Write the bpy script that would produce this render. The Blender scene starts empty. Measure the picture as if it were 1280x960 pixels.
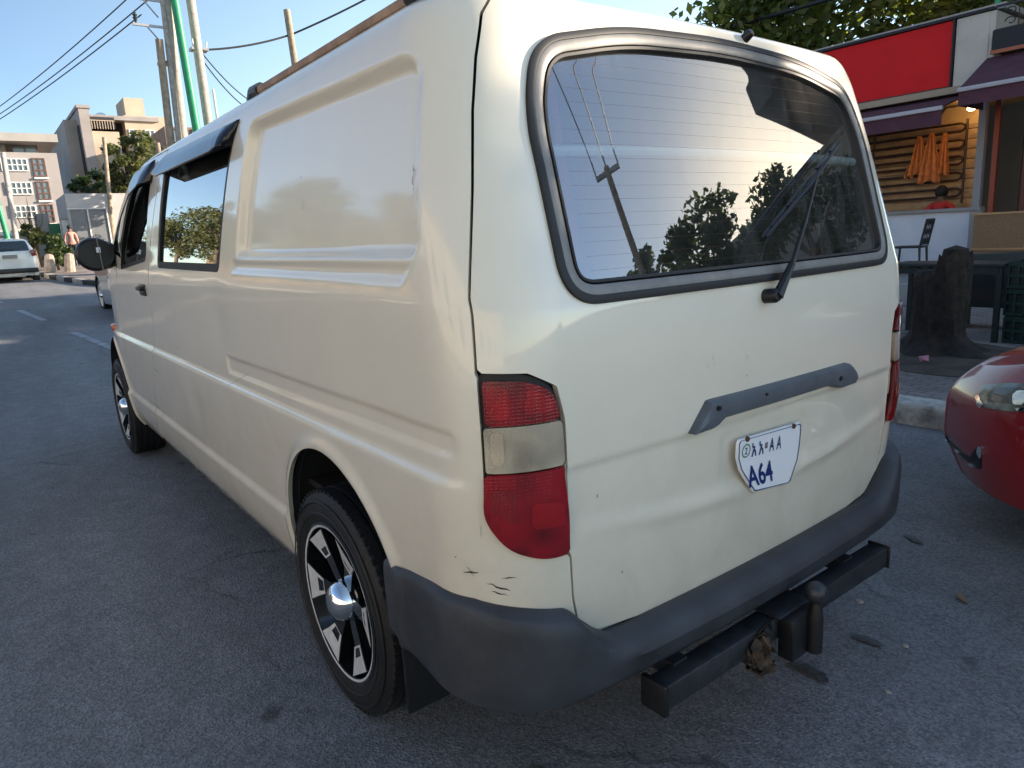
import bpy, bmesh, math, random
import numpy as np
from mathutils import Vector, Matrix
R_ = math.radians
random.seed(7); RNG = np.random.default_rng(7)
SC = bpy.context.scene; COL = SC.collection

# ---------------------------------------------------------------- linking helpers
def link(name, verts, faces, mat=None, parent=None, smooth=True, sharp=35):
    me = bpy.data.meshes.new(name); me.from_pydata([tuple(map(float, v)) for v in verts], [], [tuple(f) for f in faces]); me.update()
    o = bpy.data.objects.new(name, me); COL.objects.link(o)
    if mat is not None:
        for m in (mat if isinstance(mat, (list, tuple)) else [mat]): me.materials.append(m)
    if smooth and len(me.polygons):
        me.polygons.foreach_set('use_smooth', [True]*len(me.polygons))
        me.set_sharp_from_angle(angle=R_(sharp))
    if parent is not None: o.parent = parent
    return o
def thing(name, label, cat, loc=(0,0,0), rz=0, group=None):
    o = bpy.data.objects.new(name, None); COL.objects.link(o); o.empty_display_size = .2
    o.location = loc; o.rotation_euler = (0,0,rz); return tag(o, label, cat, group)
def tag(o, label=None, cat=None, group=None, kind=None):
    if label: o['label'] = label
    if cat: o['category'] = cat
    if group: o['group'] = group
    if kind: o['kind'] = kind
    return o
class MB:
    """collects shapes into one mesh"""
    def __init__(s): s.v=[]; s.f=[]; s.mi=[]; s.m=0
    def add(s, vs, fs):
        n=len(s.v); s.v+= [tuple(v) for v in vs]; s.f+=[tuple(i+n for i in f) for f in fs]; s.mi+=[s.m]*len(fs); return s
    def box(s, c, d, M=None, bev=0):
        x,y,z=[k/2 for k in d]
        if bev:
            bm=bmesh.new(); bmesh.ops.create_cube(bm,size=1); bmesh.ops.scale(bm,vec=d,verts=bm.verts)
            bmesh.ops.bevel(bm,geom=bm.edges[:],offset=bev,segments=2,profile=.5,affect='EDGES')
            vs=[v.co.copy() for v in bm.verts]; bm.verts.index_update(); fs=[[v.index for v in f.verts] for f in bm.faces]; bm.free()
        else:
            vs=[Vector((a*x,b*y,e*z)) for a in(-1,1) for b in(-1,1) for e in(-1,1)]
            fs=[(0,1,3,2),(4,6,7,5),(0,4,5,1),(2,3,7,6),(0,2,6,4),(1,5,7,3)]
        if M is not None: vs=[M@v for v in vs]
        c=Vector(c); return s.add([v+c for v in vs],fs)
    def tube(s, pts, r, n=10, cap=True):
        pts=[Vector(p) for p in pts]; rs=r if hasattr(r,'__len__') else [r]*len(pts)
        vs=[];fs=[]; up=None
        for i,p in enumerate(pts):
            t=(pts[min(i+1,len(pts)-1)]-pts[max(i-1,0)]).normalized()
            if up is None: up=t.orthogonal().normalized()
            up=(up-t*up.dot(t)); up=up.normalized() if up.length>1e-6 else t.orthogonal().normalized()
            b=t.cross(up)
            for k in range(n):
                a=2*math.pi*k/n; vs.append(p+(up*math.cos(a)+b*math.sin(a))*rs[i])
        for i in range(len(pts)-1):
            for k in range(n): fs.append((i*n+k,i*n+(k+1)%n,(i+1)*n+(k+1)%n,(i+1)*n+k))
        if cap: fs.append(tuple(range(n))[::-1]); fs.append(tuple((len(pts)-1)*n+k for k in range(n)))
        return s.add(vs,fs)
    def lathe(s, prof, n=32, M=None, close=False):
        """prof: (r, h) about local Z"""
        vs=[];fs=[]; m=len(prof)
        for k in range(n):
            a=2*math.pi*k/n
            for r,h in prof: vs.append(Vector((r*math.cos(a),r*math.sin(a),h)))
        for k in range(n):
            for j in range(m-1 if not close else m):
                j2=(j+1)%m; fs.append((k*m+j,((k+1)%n)*m+j,((k+1)%n)*m+j2,k*m+j2))
        if M is not None: vs=[M@v for v in vs]
        return s.add(vs,fs)
    def prism(s, poly, M, t):
        """poly: 2D pts in local XY, extruded 0..t in local Z"""
        n=len(poly); vs=[M@Vector((a,b,0)) for a,b in poly]+[M@Vector((a,b,t)) for a,b in poly]
        fs=[tuple(range(n))[::-1],tuple(range(n,2*n))]+[(i,(i+1)%n,n+(i+1)%n,n+i) for i in range(n)]
        return s.add(vs,fs)
    def ball(s, c, r, n=16, M=None):
        c=Vector(c); rr=Vector(r) if hasattr(r,'__len__') else Vector((r,r,r)); vs=[];fs=[]; m=n//2
        for i in range(m+1):
            th=math.pi*i/m
            for k in range(n):
                a=2*math.pi*k/n; v=Vector((rr.x*math.sin(th)*math.cos(a),rr.y*math.sin(th)*math.sin(a),rr.z*math.cos(th)))
                vs.append(c+(M@v if M is not None else v))
        for i in range(m):
            for k in range(n): fs.append((i*n+k,(i+1)*n+k,(i+1)*n+(k+1)%n,i*n+(k+1)%n))
        return s.add(vs,fs)
    def build(s, name, mat, parent=None, smooth=True, sharp=35):
        o=link(name,s.v,s.f,mat,parent,smooth,sharp)
        if any(s.mi): o.data.polygons.foreach_set('material_index',s.mi)
        return o
def basis(origin, x, y):
    x=Vector(x).normalized(); y=Vector(y); z=x.cross(y).normalized(); y=z.cross(x)
    M=Matrix((x,y,z)).transposed().to_4x4(); M.translation=Vector(origin); return M
def copy_tree(o, parent=None, kids=None):
    c=o.copy(); COL.objects.link(c); c.parent=parent
    for ch in list(o.children): copy_tree(ch,c)
    return c

# ---------------------------------------------------------------- van shell: lofted surface
def pchip(x, y):
    x=np.array(x,float); y=np.array(y,float); h=np.diff(x); d=np.diff(y)/h; m=np.zeros_like(y)
    for i in range(1,len(x)-1):
        if d[i-1]*d[i]>0: w1=2*h[i]+h[i-1]; w2=h[i]+2*h[i-1]; m[i]=(w1+w2)/(w1/d[i-1]+w2/d[i])
    m[0]=d[0]; m[-1]=d[-1]
    def f(t):
        t=np.asarray(t,float); i=np.clip(np.searchsorted(x,t)-1,0,len(x)-2); u=(t-x[i])/h[i]
        return (1+2*u)*(1-u)**2*y[i]+u*(1-u)**2*h[i]*m[i]+u*u*(3-2*u)*y[i+1]+u*u*(u-1)*h[i]*m[i+1]
    return f
#        z     W     XR    XF    R    Rf
TAB = [(.28, .800,-.720,4.40,.20,.25),(.36, .842,-.745,4.46,.20,.28),(.48, .862,-.760,4.50,.20,.30),(.65,.876,-.775,4.52,.20,.32),
       (.86, .886,-.785,4.48,.20,.34),(1.05,.886,-.783,4.30,.20,.36),(1.215,.877,-.774,3.93,.20,.36),(1.25,.875,-.765,3.85,.20,.36),(1.50,.849,-.699,3.30,.19,.32),
       (1.70,.815,-.646,2.85,.18,.28),(1.79,.790,-.622,2.62,.18,.26),(1.835,.760,-.603,2.48,.18,.26),(1.865,.715,-.545,2.35,.18,.26),
       (1.885,.655,-.485,2.2,.18,.26),(1.903,.560,-.395,2.0,.18,.26),(1.918,.40,-.24,1.7,.18,.2),(1.923,.0,.25,1.3,.0,.0)]
_T=list(range(len(TAB))); _a=np.array(TAB)
# arclength parameter
_L=[0]
for i in range(1,len(TAB)): _L.append(_L[-1]+math.hypot(_a[i,0]-_a[i-1,0],_a[i,1]-_a[i-1,1]))
_a[:16,2]-=.06
FZ,FW,FXR,FXF,FRR,FRF=[pchip(_L,_a[:,k]) for k in range(6)]
BOW=.022
def shell_grid(dx=.0095, levels=None):
    """returns P (N,M,3), A (N,M) signed arc coordinate at the rear (from the centre line, + = left)"""
    if levels is None: levels=np.concatenate([np.arange(0,_L[11],.0080), np.arange(_L[11],_L[14],.009), np.linspace(_L[14],_L[-1],14)])
    N=len(levels); z=FZ(levels);Wd=FW(levels);xr=FXR(levels);xf=FXF(levels);R=np.maximum(FRR(levels),0);Rf=np.maximum(FRF(levels),0)
    R=np.minimum(R,Wd*.75); Rf=np.minimum(Rf,Wd*.75)
    def seg_front(sgn,n):          # from centre front to side start
        th=np.linspace(0,np.pi/2,n)
        return [((xf-Rf)[:,None]+Rf[:,None]*np.cos(th)), sgn*((Wd-Rf)[:,None]+Rf[:,None]*np.sin(th))]
    ns=int(5.0/dx); us=np.linspace(0,1,ns)[1:-1]
    xe=xr+BOW+R
    side_x=(xf-Rf)[:,None]*(1-us)+xe[:,None]*us
    nc=26; th=np.linspace(0,np.pi/2,nc)
    cx=(xr+BOW)[:,None]+R[:,None]*(1-np.sin(th)); cy=(Wd-R)[:,None]+R[:,None]*np.cos(th)
    nr=int(1.36/dx/2)*2+1; v=np.linspace(1,-1,nr)[1:-1]
    ry=(Wd-R)[:,None]*v; rx=xr[:,None]+BOW*np.broadcast_to(v**2,ry.shape)
    nf=14; thf=np.linspace(0,np.pi/2,nf)
    fx=(xf-Rf)[:,None]+Rf[:,None]*np.cos(thf); fy=(Wd-Rf)[:,None]+Rf[:,None]*np.sin(thf)
    fv=np.linspace(0,1,14)[:-1]; f0y=(Wd-Rf)[:,None]*fv; f0x=np.broadcast_to(xf[:,None],f0y.shape)
    nsr=110; ur=np.linspace(1,0,nsr)[1:-1]; sr_x=(xf-Rf)[:,None]*(1-ur)+xe[:,None]*ur
    X=np.concatenate([f0x,fx,side_x,cx,rx,cx[:,::-1],sr_x,fx[:,::-1],f0x[:,::-1]],1)
    Y=np.concatenate([f0y,fy,np.broadcast_to(Wd[:,None],side_x.shape),cy,ry,-cy[:,::-1],-np.broadcast_to(Wd[:,None],sr_x.shape),-fy[:,::-1],-f0y[:,::-1]],1)
    Z=np.broadcast_to(z[:,None],X.shape).copy()
    # plan taper at the front
    tap=.16*np.clip(X-3.2,0,None)**2*np.clip(np.abs(Y)/.8,0,1); Y=Y-np.sign(Y)*tap
    # windscreen / roof levels keep the bonnet shape; arc coordinate
    c0=f0x.shape[1]+fx.shape[1]+side_x.shape[1]+cx.shape[1]+(rx.shape[1])//2
    d=np.hypot(np.diff(X,axis=1),np.diff(Y,axis=1)); A=np.zeros_like(X)
    cs=np.concatenate([np.zeros((N,1)),np.cumsum(d,1)],1); A=cs[:,c0:c0+1]-cs
    return np.stack([X,Y,Z],-1),A
# ---------------------------------------------------------------- grid clipping (exact cut-outs and panel gaps)
def pdist(px, py, poly):
    """signed distance to a closed polygon, + inside"""
    poly=np.array(poly,float); shp=px.shape; X=px.ravel(); Y=py.ravel(); out=np.full(X.shape,-9.)
    lo=poly.min(0)-.12; hi=poly.max(0)+.12; m=(X>lo[0])&(X<hi[0])&(Y>lo[1])&(Y<hi[1])
    x=X[m]; y=Y[m]; best=np.full(x.shape,1e9); ins=np.zeros(x.shape,bool)
    for a,b in zip(poly,np.roll(poly,-1,0)):
        d=b-a; L=d@d+1e-12; t=np.clip(((x-a[0])*d[0]+(y-a[1])*d[1])/L,0,1)
        best=np.minimum(best,np.hypot(x-a[0]-t*d[0],y-a[1]-t*d[1]))
        c=((a[1]>y)!=(b[1]>y)); xi=a[0]+(y-a[1])*d[0]/(d[1] if abs(d[1])>1e-12 else 1e-12); ins^=c&(x<xi)
    out[m]=np.where(ins,best,-best); return out.reshape(shp)
def ldist(px, py, line):
    """unsigned distance to an open polyline"""
    line=np.array(line,float); best=np.full(px.shape,1e9)
    for a,b in zip(line[:-1],line[1:]):
        d=b-a; t=np.clip(((px-a[0])*d[0]+(py-a[1])*d[1])/(d@d+1e-12),0,1)
        best=np.minimum(best,np.hypot(px-a[0]-t*d[0],py-a[1]-t*d[1]))
    return best
def rpoly(pts, r=.04, n=6):
    out=[]; k=len(pts); rs=r if hasattr(r,'__len__') else [r]*k
    for i in range(k):
        p0=np.array(pts[i-1],float); p=np.array(pts[i],float); p1=np.array(pts[(i+1)%k],float)
        d0=p0-p; d1=p1-p; l0=np.linalg.norm(d0); l1=np.linalg.norm(d1); rr=min(rs[i],l0*.49,l1*.49)
        if rr<1e-4: out.append(tuple(p)); continue
        a=p+d0/l0*rr; b=p+d1/l1*rr
        for t in np.linspace(0,1,n): out.append(tuple((1-t)**2*a+2*t*(1-t)*p+t*t*b))
    return out
def sstep(x,a,b): t=np.clip((x-a)/(b-a),0,1); return t*t*(3-2*t)
def clip(P, S, Q=None):
    """keep the part of grid P where S>0, cutting cells exactly; Q = per-vertex extra (normals)"""
    N,M=S.shape; pos=S>0; c=pos[:-1,:-1].astype(int)+pos[:-1,1:]+pos[1:,1:]+pos[1:,:-1]
    vs=[];fs=[];vid={};qs=[]
    def V(i,j):
        k=i*M+j
        if k not in vid:
            vid[k]=len(vs); vs.append(P[i,j])
            if Q is not None: qs.append(Q[i,j])
        return vid[k]
    def E(p,q):
        k=(p,q) if p<q else (q,p)
        if k not in vid:
            a,b=k; s0=S[a]; s1=S[b]; t=s0/(s0-s1); vid[k]=len(vs); vs.append(P[a]*(1-t)+P[b]*t)
            if Q is not None: qs.append(Q[a]*(1-t)+Q[b]*t)
        return vid[k]
    for i,j in zip(*np.nonzero(c==4)): fs.append((V(i,j),V(i,j+1),V(i+1,j+1),V(i+1,j)))
    for i,j in zip(*np.nonzero((c>0)&(c<4))):
        q=[(i,j),(i,j+1),(i+1,j+1),(i+1,j)]; f=[]
        for k in range(4):
            a=q[k]; b=q[(k+1)%4]
            if pos[a]: f.append(V(*a))
            if pos[a]!=pos[b]: f.append(E(a,b))
        f=[v for k,v in enumerate(f) if v!=f[k-1]]
        if len(f)>2: fs.append(tuple(f))
    return vs,fs,qs
def gnormal(P):
    di=np.gradient(P,axis=0); dj=np.gradient(P,axis=1); n=np.cross(dj,di); n/=np.linalg.norm(n,axis=-1,keepdims=True)+1e-9; return n
def panel(name, P, Nn, S, off, mat, parent, thick=0.0, sharp=40):
    """a piece of the grid, with its own surface normals so that cut edges stay clean; thick adds a return flange"""
    vs,fs,ns=clip(P+Nn*(off if np.isscalar(off) else off[...,None]),S,gnormal(P))
    nv=len(vs)
    if thick and nv:
        cnt={}
        for f in fs:
            for k in range(len(f)):
                e=(f[k],f[(k+1)%len(f)]); cnt[e]=cnt.get(e,0)+1
        bd=[e for e in cnt if (e[1],e[0]) not in cnt]
        for a,b in bd:
            n=len(vs); na,nb=ns[a],ns[b]; d=vs[b]-vs[a]; fl=np.cross(d,na); L=np.linalg.norm(fl); fl=fl/L if L>1e-9 else na
            vs+=[vs[a],vs[b],vs[b]-nb*thick,vs[a]-na*thick]; ns+=[fl]*4; fs.append((n+1,n,n+3,n+2))
    o=link(name,vs,fs,mat,parent,False)
    if nv:
        me=o.data; me.polygons.foreach_set('use_smooth',[True]*len(me.polygons)); me.normals_split_custom_set_from_vertices([tuple(map(float,n/(np.linalg.norm(n)+1e-9))) for n in ns])
    return o

# ---------------------------------------------------------------- materials
def mat(name, col=(.5,.5,.5), rough=.5, metal=0, coat=0, var=0, vscale=8, bump=0, bscale=60, spec=.5, col2=None, emis=None, trans=0, ior=1.45, croug=.05, detail=6):
    m=bpy.data.materials.new(name); m.use_nodes=True; nt=m.node_tree; b=nt.nodes['Principled BSDF']; L=nt.links
    b.inputs['Base Color'].default_value=(*col,1); b.inputs['Roughness'].default_value=rough; b.inputs['Metallic'].default_value=metal
    b.inputs['Coat Weight'].default_value=coat; b.inputs['Coat Roughness'].default_value=croug; b.inputs['Specular IOR Level'].default_value=spec
    b.inputs['Transmission Weight'].default_value=trans; b.inputs['IOR'].default_value=ior
    if emis: b.inputs['Emission Color'].default_value=(*emis[0],1); b.inputs['Emission Strength'].default_value=emis[1]
    if var or bump or col2:
        tc=nt.nodes.new('ShaderNodeTexCoord')
    if var or col2:
        n=nt.nodes.new('ShaderNodeTexNoise'); n.inputs['Scale'].default_value=vscale; n.inputs['Detail'].default_value=detail; n.inputs['Roughness'].default_value=.6
        L.new(tc.outputs['Object'],n.inputs['Vector'])
        r=nt.nodes.new('ShaderNodeValToRGB'); r.color_ramp.elements[0].position=.32; r.color_ramp.elements[1].position=.68
        c2=col2 if col2 else tuple(max(0,c*(1-var)) for c in col); c1=col if col2 else tuple(min(1,c*(1+var)) for c in col)
        r.color_ramp.elements[0].color=(*c2,1); r.color_ramp.elements[1].color=(*c1,1)
        L.new(n.outputs['Fac'],r.inputs['Fac']); L.new(r.outputs['Color'],b.inputs['Base Color'])
    if bump:
        n2=nt.nodes.new('ShaderNodeTexNoise'); n2.inputs['Scale'].default_value=bscale; n2.inputs['Detail'].default_value=5
        L.new(tc.outputs['Object'],n2.inputs['Vector']); bp=nt.nodes.new('ShaderNodeBump'); bp.inputs['Strength'].default_value=bump; bp.inputs['Distance'].default_value=.01
        L.new(n2.outputs['Fac'],bp.inputs['Height']); L.new(bp.outputs['Normal'],b.inputs['Normal'])
    return m
def nodes(m): return m.node_tree.nodes, m.node_tree.links, m.node_tree.nodes['Principled BSDF']
def glass_mat(name, tint=(.3,.33,.33), refl=.12, rough=.01, dirt=0.0):
    m=bpy.data.materials.new(name); m.use_nodes=True; nt=m.node_tree; nt.nodes.clear(); L=nt.links; N=nt.nodes.new
    out=N('ShaderNodeOutputMaterial'); tr=N('ShaderNodeBsdfTransparent'); tr.inputs[0].default_value=(*tint,1)
    gl=N('ShaderNodeBsdfGlossy'); gl.inputs['Roughness'].default_value=rough; gl.inputs['Color'].default_value=(1,1,1,1)
    fr=N('ShaderNodeFresnel'); fr.inputs['IOR'].default_value=1.55; ad=N('ShaderNodeMath'); ad.operation='ADD'; ad.use_clamp=True; ad.inputs[1].default_value=refl
    mx=N('ShaderNodeMixShader'); L.new(fr.outputs[0],ad.inputs[0]); L.new(ad.outputs[0],mx.inputs[0]); L.new(tr.outputs[0],mx.inputs[1]); L.new(gl.outputs[0],mx.inputs[2])
    last=mx
    if dirt:
        tc=N('ShaderNodeTexCoord'); n=N('ShaderNodeTexNoise'); n.inputs['Scale'].default_value=5; n.inputs['Detail'].default_value=8; n.inputs['Distortion'].default_value=1.2
        mp=N('ShaderNodeMapping'); mp.inputs['Scale'].default_value=(1,2.2,.7); L.new(tc.outputs['Object'],mp.inputs[0]); L.new(mp.outputs[0],n.inputs['Vector'])
        rp=N('ShaderNodeMapRange'); rp.inputs['From Min'].default_value=.42; rp.inputs['From Max'].default_value=.8; rp.inputs['To Min'].default_value=dirt*.25; rp.inputs['To Max'].default_value=dirt; L.new(n.outputs['Fac'],rp.inputs['Value'])
        df=N('ShaderNodeBsdfDiffuse'); df.inputs['Color'].default_value=(.55,.53,.5,1); m2=N('ShaderNodeMixShader'); L.new(rp.outputs[0],m2.inputs[0]); L.new(mx.outputs[0],m2.inputs[1]); L.new(df.outputs[0],m2.inputs[2]); last=m2
    L.new(last.outputs[0],out.inputs[0]); return m
def paint(name, col, dirtc=(.35,.28,.2), zlow=.25, zhigh=.9, amt=.35):
    """coated car paint with road film that thickens towards the sills"""
    m=mat(name,col,.38,0,1.0,croug=.04); N,L,b=nodes(m)
    tc=N.new('ShaderNodeTexCoord'); sx=N.new('ShaderNodeSeparateXYZ'); L.new(tc.outputs['Object'],sx.inputs[0])
    mr=N.new('ShaderNodeMapRange'); mr.inputs['From Min'].default_value=zhigh; mr.inputs['From Max'].default_value=zlow; L.new(sx.outputs['Z'],mr.inputs['Value'])
    n=N.new('ShaderNodeTexNoise'); n.inputs['Scale'].default_value=4.5; n.inputs['Detail'].default_value=12; n.inputs['Distortion'].default_value=.6; n.inputs['Roughness'].default_value=.65; L.new(tc.outputs['Object'],n.inputs['Vector'])
    mu=N.new('ShaderNodeMath'); mu.operation='MULTIPLY'; L.new(mr.outputs[0],mu.inputs[0]); L.new(n.outputs['Fac'],mu.inputs[1])
    ad=N.new('ShaderNodeMath'); ad.operation='MULTIPLY_ADD'; ad.inputs[1].default_value=.10; L.new(n.outputs['Fac'],ad.inputs[0]); 
    m3=N.new('ShaderNodeMath'); m3.operation='MULTIPLY'; m3.inputs[1].default_value=amt; L.new(mu.outputs[0],m3.inputs[0]); L.new(m3.outputs[0],ad.inputs[2])
    mx=N.new('ShaderNodeMix'); mx.data_type='RGBA'; mx.inputs['A'].default_value=(*col,1); mx.inputs['B'].default_value=(*dirtc,1); L.new(ad.outputs[0],mx.inputs['Factor']); L.new(mx.outputs['Result'],b.inputs['Base Color'])
    cr=N.new('ShaderNodeMapRange'); cr.inputs['To Min'].default_value=.02; cr.inputs['To Max'].default_value=.09; L.new(n.outputs['Fac'],cr.inputs['Value']); L.new(cr.outputs[0],b.inputs['Coat Roughness'])
    # gentle waviness of old sheet metal
    n2=N.new('ShaderNodeTexNoise'); n2.inputs['Scale'].default_value=2.2; n2.inputs['Detail'].default_value=1; L.new(tc.outputs['Object'],n2.inputs['Vector'])
    bp=N.new('ShaderNodeBump'); bp.inputs['Strength'].default_value=.12; bp.inputs['Distance'].default_value=.02; L.new(n2.outputs['Fac'],bp.inputs['Height']); L.new(bp.outputs[0],b.inputs['Normal']); L.new(bp.outputs[0],b.inputs['Coat Normal'])
    return m
def lens_mat(name, col, cell=.006, dark=.45):
    m=mat(name,col,.25,0,1.0,croug=.02); N,L,b=nodes(m)
    tc=N.new('ShaderNodeTexCoord'); mp=N.new('ShaderNodeMapping'); mp.inputs['Scale'].default_value=(1/cell,)*3; L.new(tc.outputs['Object'],mp.inputs[0])
    ck=N.new('ShaderNodeTexVoronoi'); ck.distance='CHEBYCHEV'; ck.inputs['Scale'].default_value=1; ck.inputs['Randomness'].default_value=0; L.new(mp.outputs[0],ck.inputs['Vector'])
    nz=N.new('ShaderNodeTexNoise'); nz.inputs['Scale'].default_value=11; nz.inputs['Detail'].default_value=1.5; L.new(tc.outputs['Object'],nz.inputs['Vector'])
    rp=N.new('ShaderNodeMapRange'); rp.inputs['From Min'].default_value=.35; rp.inputs['From Max'].default_value=.65; rp.inputs['To Min'].default_value=dark; rp.inputs['To Max'].default_value=1.15; L.new(nz.outputs['Fac'],rp.inputs['Value'])
    mu=N.new('ShaderNodeVectorMath'); mu.operation='SCALE'; mu.inputs[0].default_value=col; L.new(rp.outputs[0],mu.inputs['Scale'])
    L.new(mu.outputs[0],b.inputs['Base Color'])
    bp=N.new('ShaderNodeBump'); bp.inputs['Strength'].default_value=.5; bp.inputs['Distance'].default_value=.002; L.new(ck.outputs['Distance'],bp.inputs['Height']); L.new(bp.outputs[0],b.inputs['Normal'])
    return m
M_cream=paint('cream_paint',(.83,.77,.625),(.30,.24,.17),.25,1.1,.75)
M_black=mat('black_plastic',(.012,.012,.013),.35,bump=.1,bscale=400)
M_rubber=mat('tyre_rubber',(.009,.009,.010),.6,var=.45,vscale=14,bump=.25,bscale=120)
M_seal=mat('rubber_seal',(.015,.015,.016),.55)
M_trim=mat('grey_window_trim',(.20,.195,.185),.45,.15,var=.15,vscale=20)
M_bump=mat('bumper_plastic',(.038,.042,.049),.45,var=.30,vscale=7,bump=.25,bscale=500,detail=10)
M_tow=mat('worn_black_steel',(.045,.048,.055),.38,.5,var=.35,vscale=18,bump=.15,bscale=200)
M_handle=mat('grey_handle_plastic',(.095,.11,.125),.45,var=.12,vscale=15)
M_chrome=mat('chrome',(.85,.85,.86),.06,1)
M_alloyb=mat('gloss_black_alloy',(.008,.008,.009),.18,0,.8)
M_alloys=mat('machined_alloy',(.82,.81,.79),.32,.45,var=.12,vscale=30)
M_red=lens_mat('red_lens',(.24,.003,.008),.007,.45)
M_clear=lens_mat('clear_lens',(.42,.36,.26),.005,.6)
M_redb=lens_mat('bright_red_lens',(.33,.005,.009),.007,.6); M_redd=lens_mat('dark_red_lens',(.18,.004,.008),.005,.6); M_warmlens=lens_mat('warm_clear_lens',(.46,.38,.26),.005,.75)
M_amber=lens_mat('amber_lens',(.7,.12,.01),.005,.7)
M_glassr=glass_mat('tinted_rear_glass',(.50,.54,.54),.165,.012,dirt=.12)
M_glasss=glass_mat('tinted_side_glass',(.10,.11,.12),.30,.005,dirt=.03)
M_glassc=glass_mat('window_glass',(.35,.38,.38),.12,.01)
M_visor=mat('smoked_acrylic',(.005,.006,.010),.18,0,.25,spec=.3)
M_dark=mat('dark_interior',(.012,.012,.013),.8)
M_seatm=mat('grey_seat_fabric',(.10,.10,.105),.9,var=.2,vscale=40)
M_white=mat('white_plate',(.80,.81,.83),.35)
M_blue=mat('blue_ink',(.012,.03,.16),.4)
M_green=mat('green_ink',(.02,.16,.05),.4)
M_rust=mat('rusty_screw',(.09,.045,.02),.8)
M_redtape=mat('faded_red_tape',(.42,.07,.05),.6)
M_pale=mat('reflected_line_white',(.9,.95,.95),.4)
M_dirt=mat('scratch_mark',(.03,.025,.02),.8)
# ---------------------------------------------------------------- camera and world
cam=bpy.data.cameras.new('camera'); camo=bpy.data.objects.new('camera',cam); COL.objects.link(camo); SC.camera=camo
def cam_axes(yaw,pitch,roll):
    f=Vector((math.cos(yaw)*math.cos(pitch),math.sin(yaw)*math.cos(pitch),math.sin(pitch))); r0=Vector((math.sin(yaw),-math.cos(yaw),0)); u0=r0.cross(f)
    return math.cos(roll)*r0+math.sin(roll)*u0, -math.sin(roll)*r0+math.cos(roll)*u0, f
CP=Vector((-1.844,1.571,1.361)); r,u,f=cam_axes(R_(-36.75),R_(-11.88),R_(-3.12))
camo.matrix_world=Matrix(((r.x,u.x,-f.x,CP.x),(r.y,u.y,-f.y,CP.y),(r.z,u.z,-f.z,CP.z),(0,0,0,1)))
cam.sensor_width=36; cam.lens=878/1280*36; cam.clip_start=.05; cam.clip_end=3000
SUN_AZ,SUN_EL=R_(-115.5),R_(17)
W_=bpy.data.worlds.new('World'); SC.world=W_; W_.use_nodes=True; nt=W_.node_tree; bg=nt.nodes['Background']
sky=nt.nodes.new('ShaderNodeTexSky'); sky.sky_type='NISHITA'; sky.sun_disc=False; sky.sun_elevation=SUN_EL; sky.sun_rotation=math.pi/2-SUN_AZ
sky.air_density=1.0; sky.dust_density=1.5; sky.ozone_density=1.5; sky.altitude=2300
# hand-tuned warm brightening of the sky towards the sun, added to light the van
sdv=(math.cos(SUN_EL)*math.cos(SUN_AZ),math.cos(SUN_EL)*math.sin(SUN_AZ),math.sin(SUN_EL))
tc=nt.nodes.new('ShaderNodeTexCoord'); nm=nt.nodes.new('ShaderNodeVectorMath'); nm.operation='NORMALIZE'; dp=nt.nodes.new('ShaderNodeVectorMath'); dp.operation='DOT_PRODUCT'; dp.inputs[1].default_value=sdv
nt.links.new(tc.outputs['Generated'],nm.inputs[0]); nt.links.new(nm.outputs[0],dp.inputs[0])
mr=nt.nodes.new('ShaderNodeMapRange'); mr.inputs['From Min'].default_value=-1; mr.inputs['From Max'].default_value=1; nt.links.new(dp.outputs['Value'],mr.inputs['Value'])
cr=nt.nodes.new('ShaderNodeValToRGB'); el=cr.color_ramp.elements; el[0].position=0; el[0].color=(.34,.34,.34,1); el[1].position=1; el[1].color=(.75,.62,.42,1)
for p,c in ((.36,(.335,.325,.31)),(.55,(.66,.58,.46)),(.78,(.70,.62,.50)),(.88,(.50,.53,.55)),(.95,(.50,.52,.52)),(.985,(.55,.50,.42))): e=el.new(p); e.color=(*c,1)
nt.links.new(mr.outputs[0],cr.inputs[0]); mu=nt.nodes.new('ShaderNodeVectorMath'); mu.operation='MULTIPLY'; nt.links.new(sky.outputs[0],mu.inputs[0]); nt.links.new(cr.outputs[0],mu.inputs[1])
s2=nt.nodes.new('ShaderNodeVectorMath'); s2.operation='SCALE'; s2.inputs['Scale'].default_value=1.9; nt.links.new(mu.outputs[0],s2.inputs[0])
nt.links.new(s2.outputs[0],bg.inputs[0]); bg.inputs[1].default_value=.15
sl=bpy.data.lights.new('sun','SUN'); sl.energy=5.0; sl.angle=R_(.5); sl.color=(1,.84,.66); so=bpy.data.objects.new('sun',sl); COL.objects.link(so)
sd=Vector((math.cos(SUN_EL)*math.cos(SUN_AZ),math.cos(SUN_EL)*math.sin(SUN_AZ),math.sin(SUN_EL)))
so.rotation_euler=sd.to_track_quat('Z','Y').to_euler(); so.location=sd*50
SC.view_settings.view_transform='Standard'; SC.view_settings.look='None'; SC.view_settings.gamma=1; SC.view_settings.exposure=1.45
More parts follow.
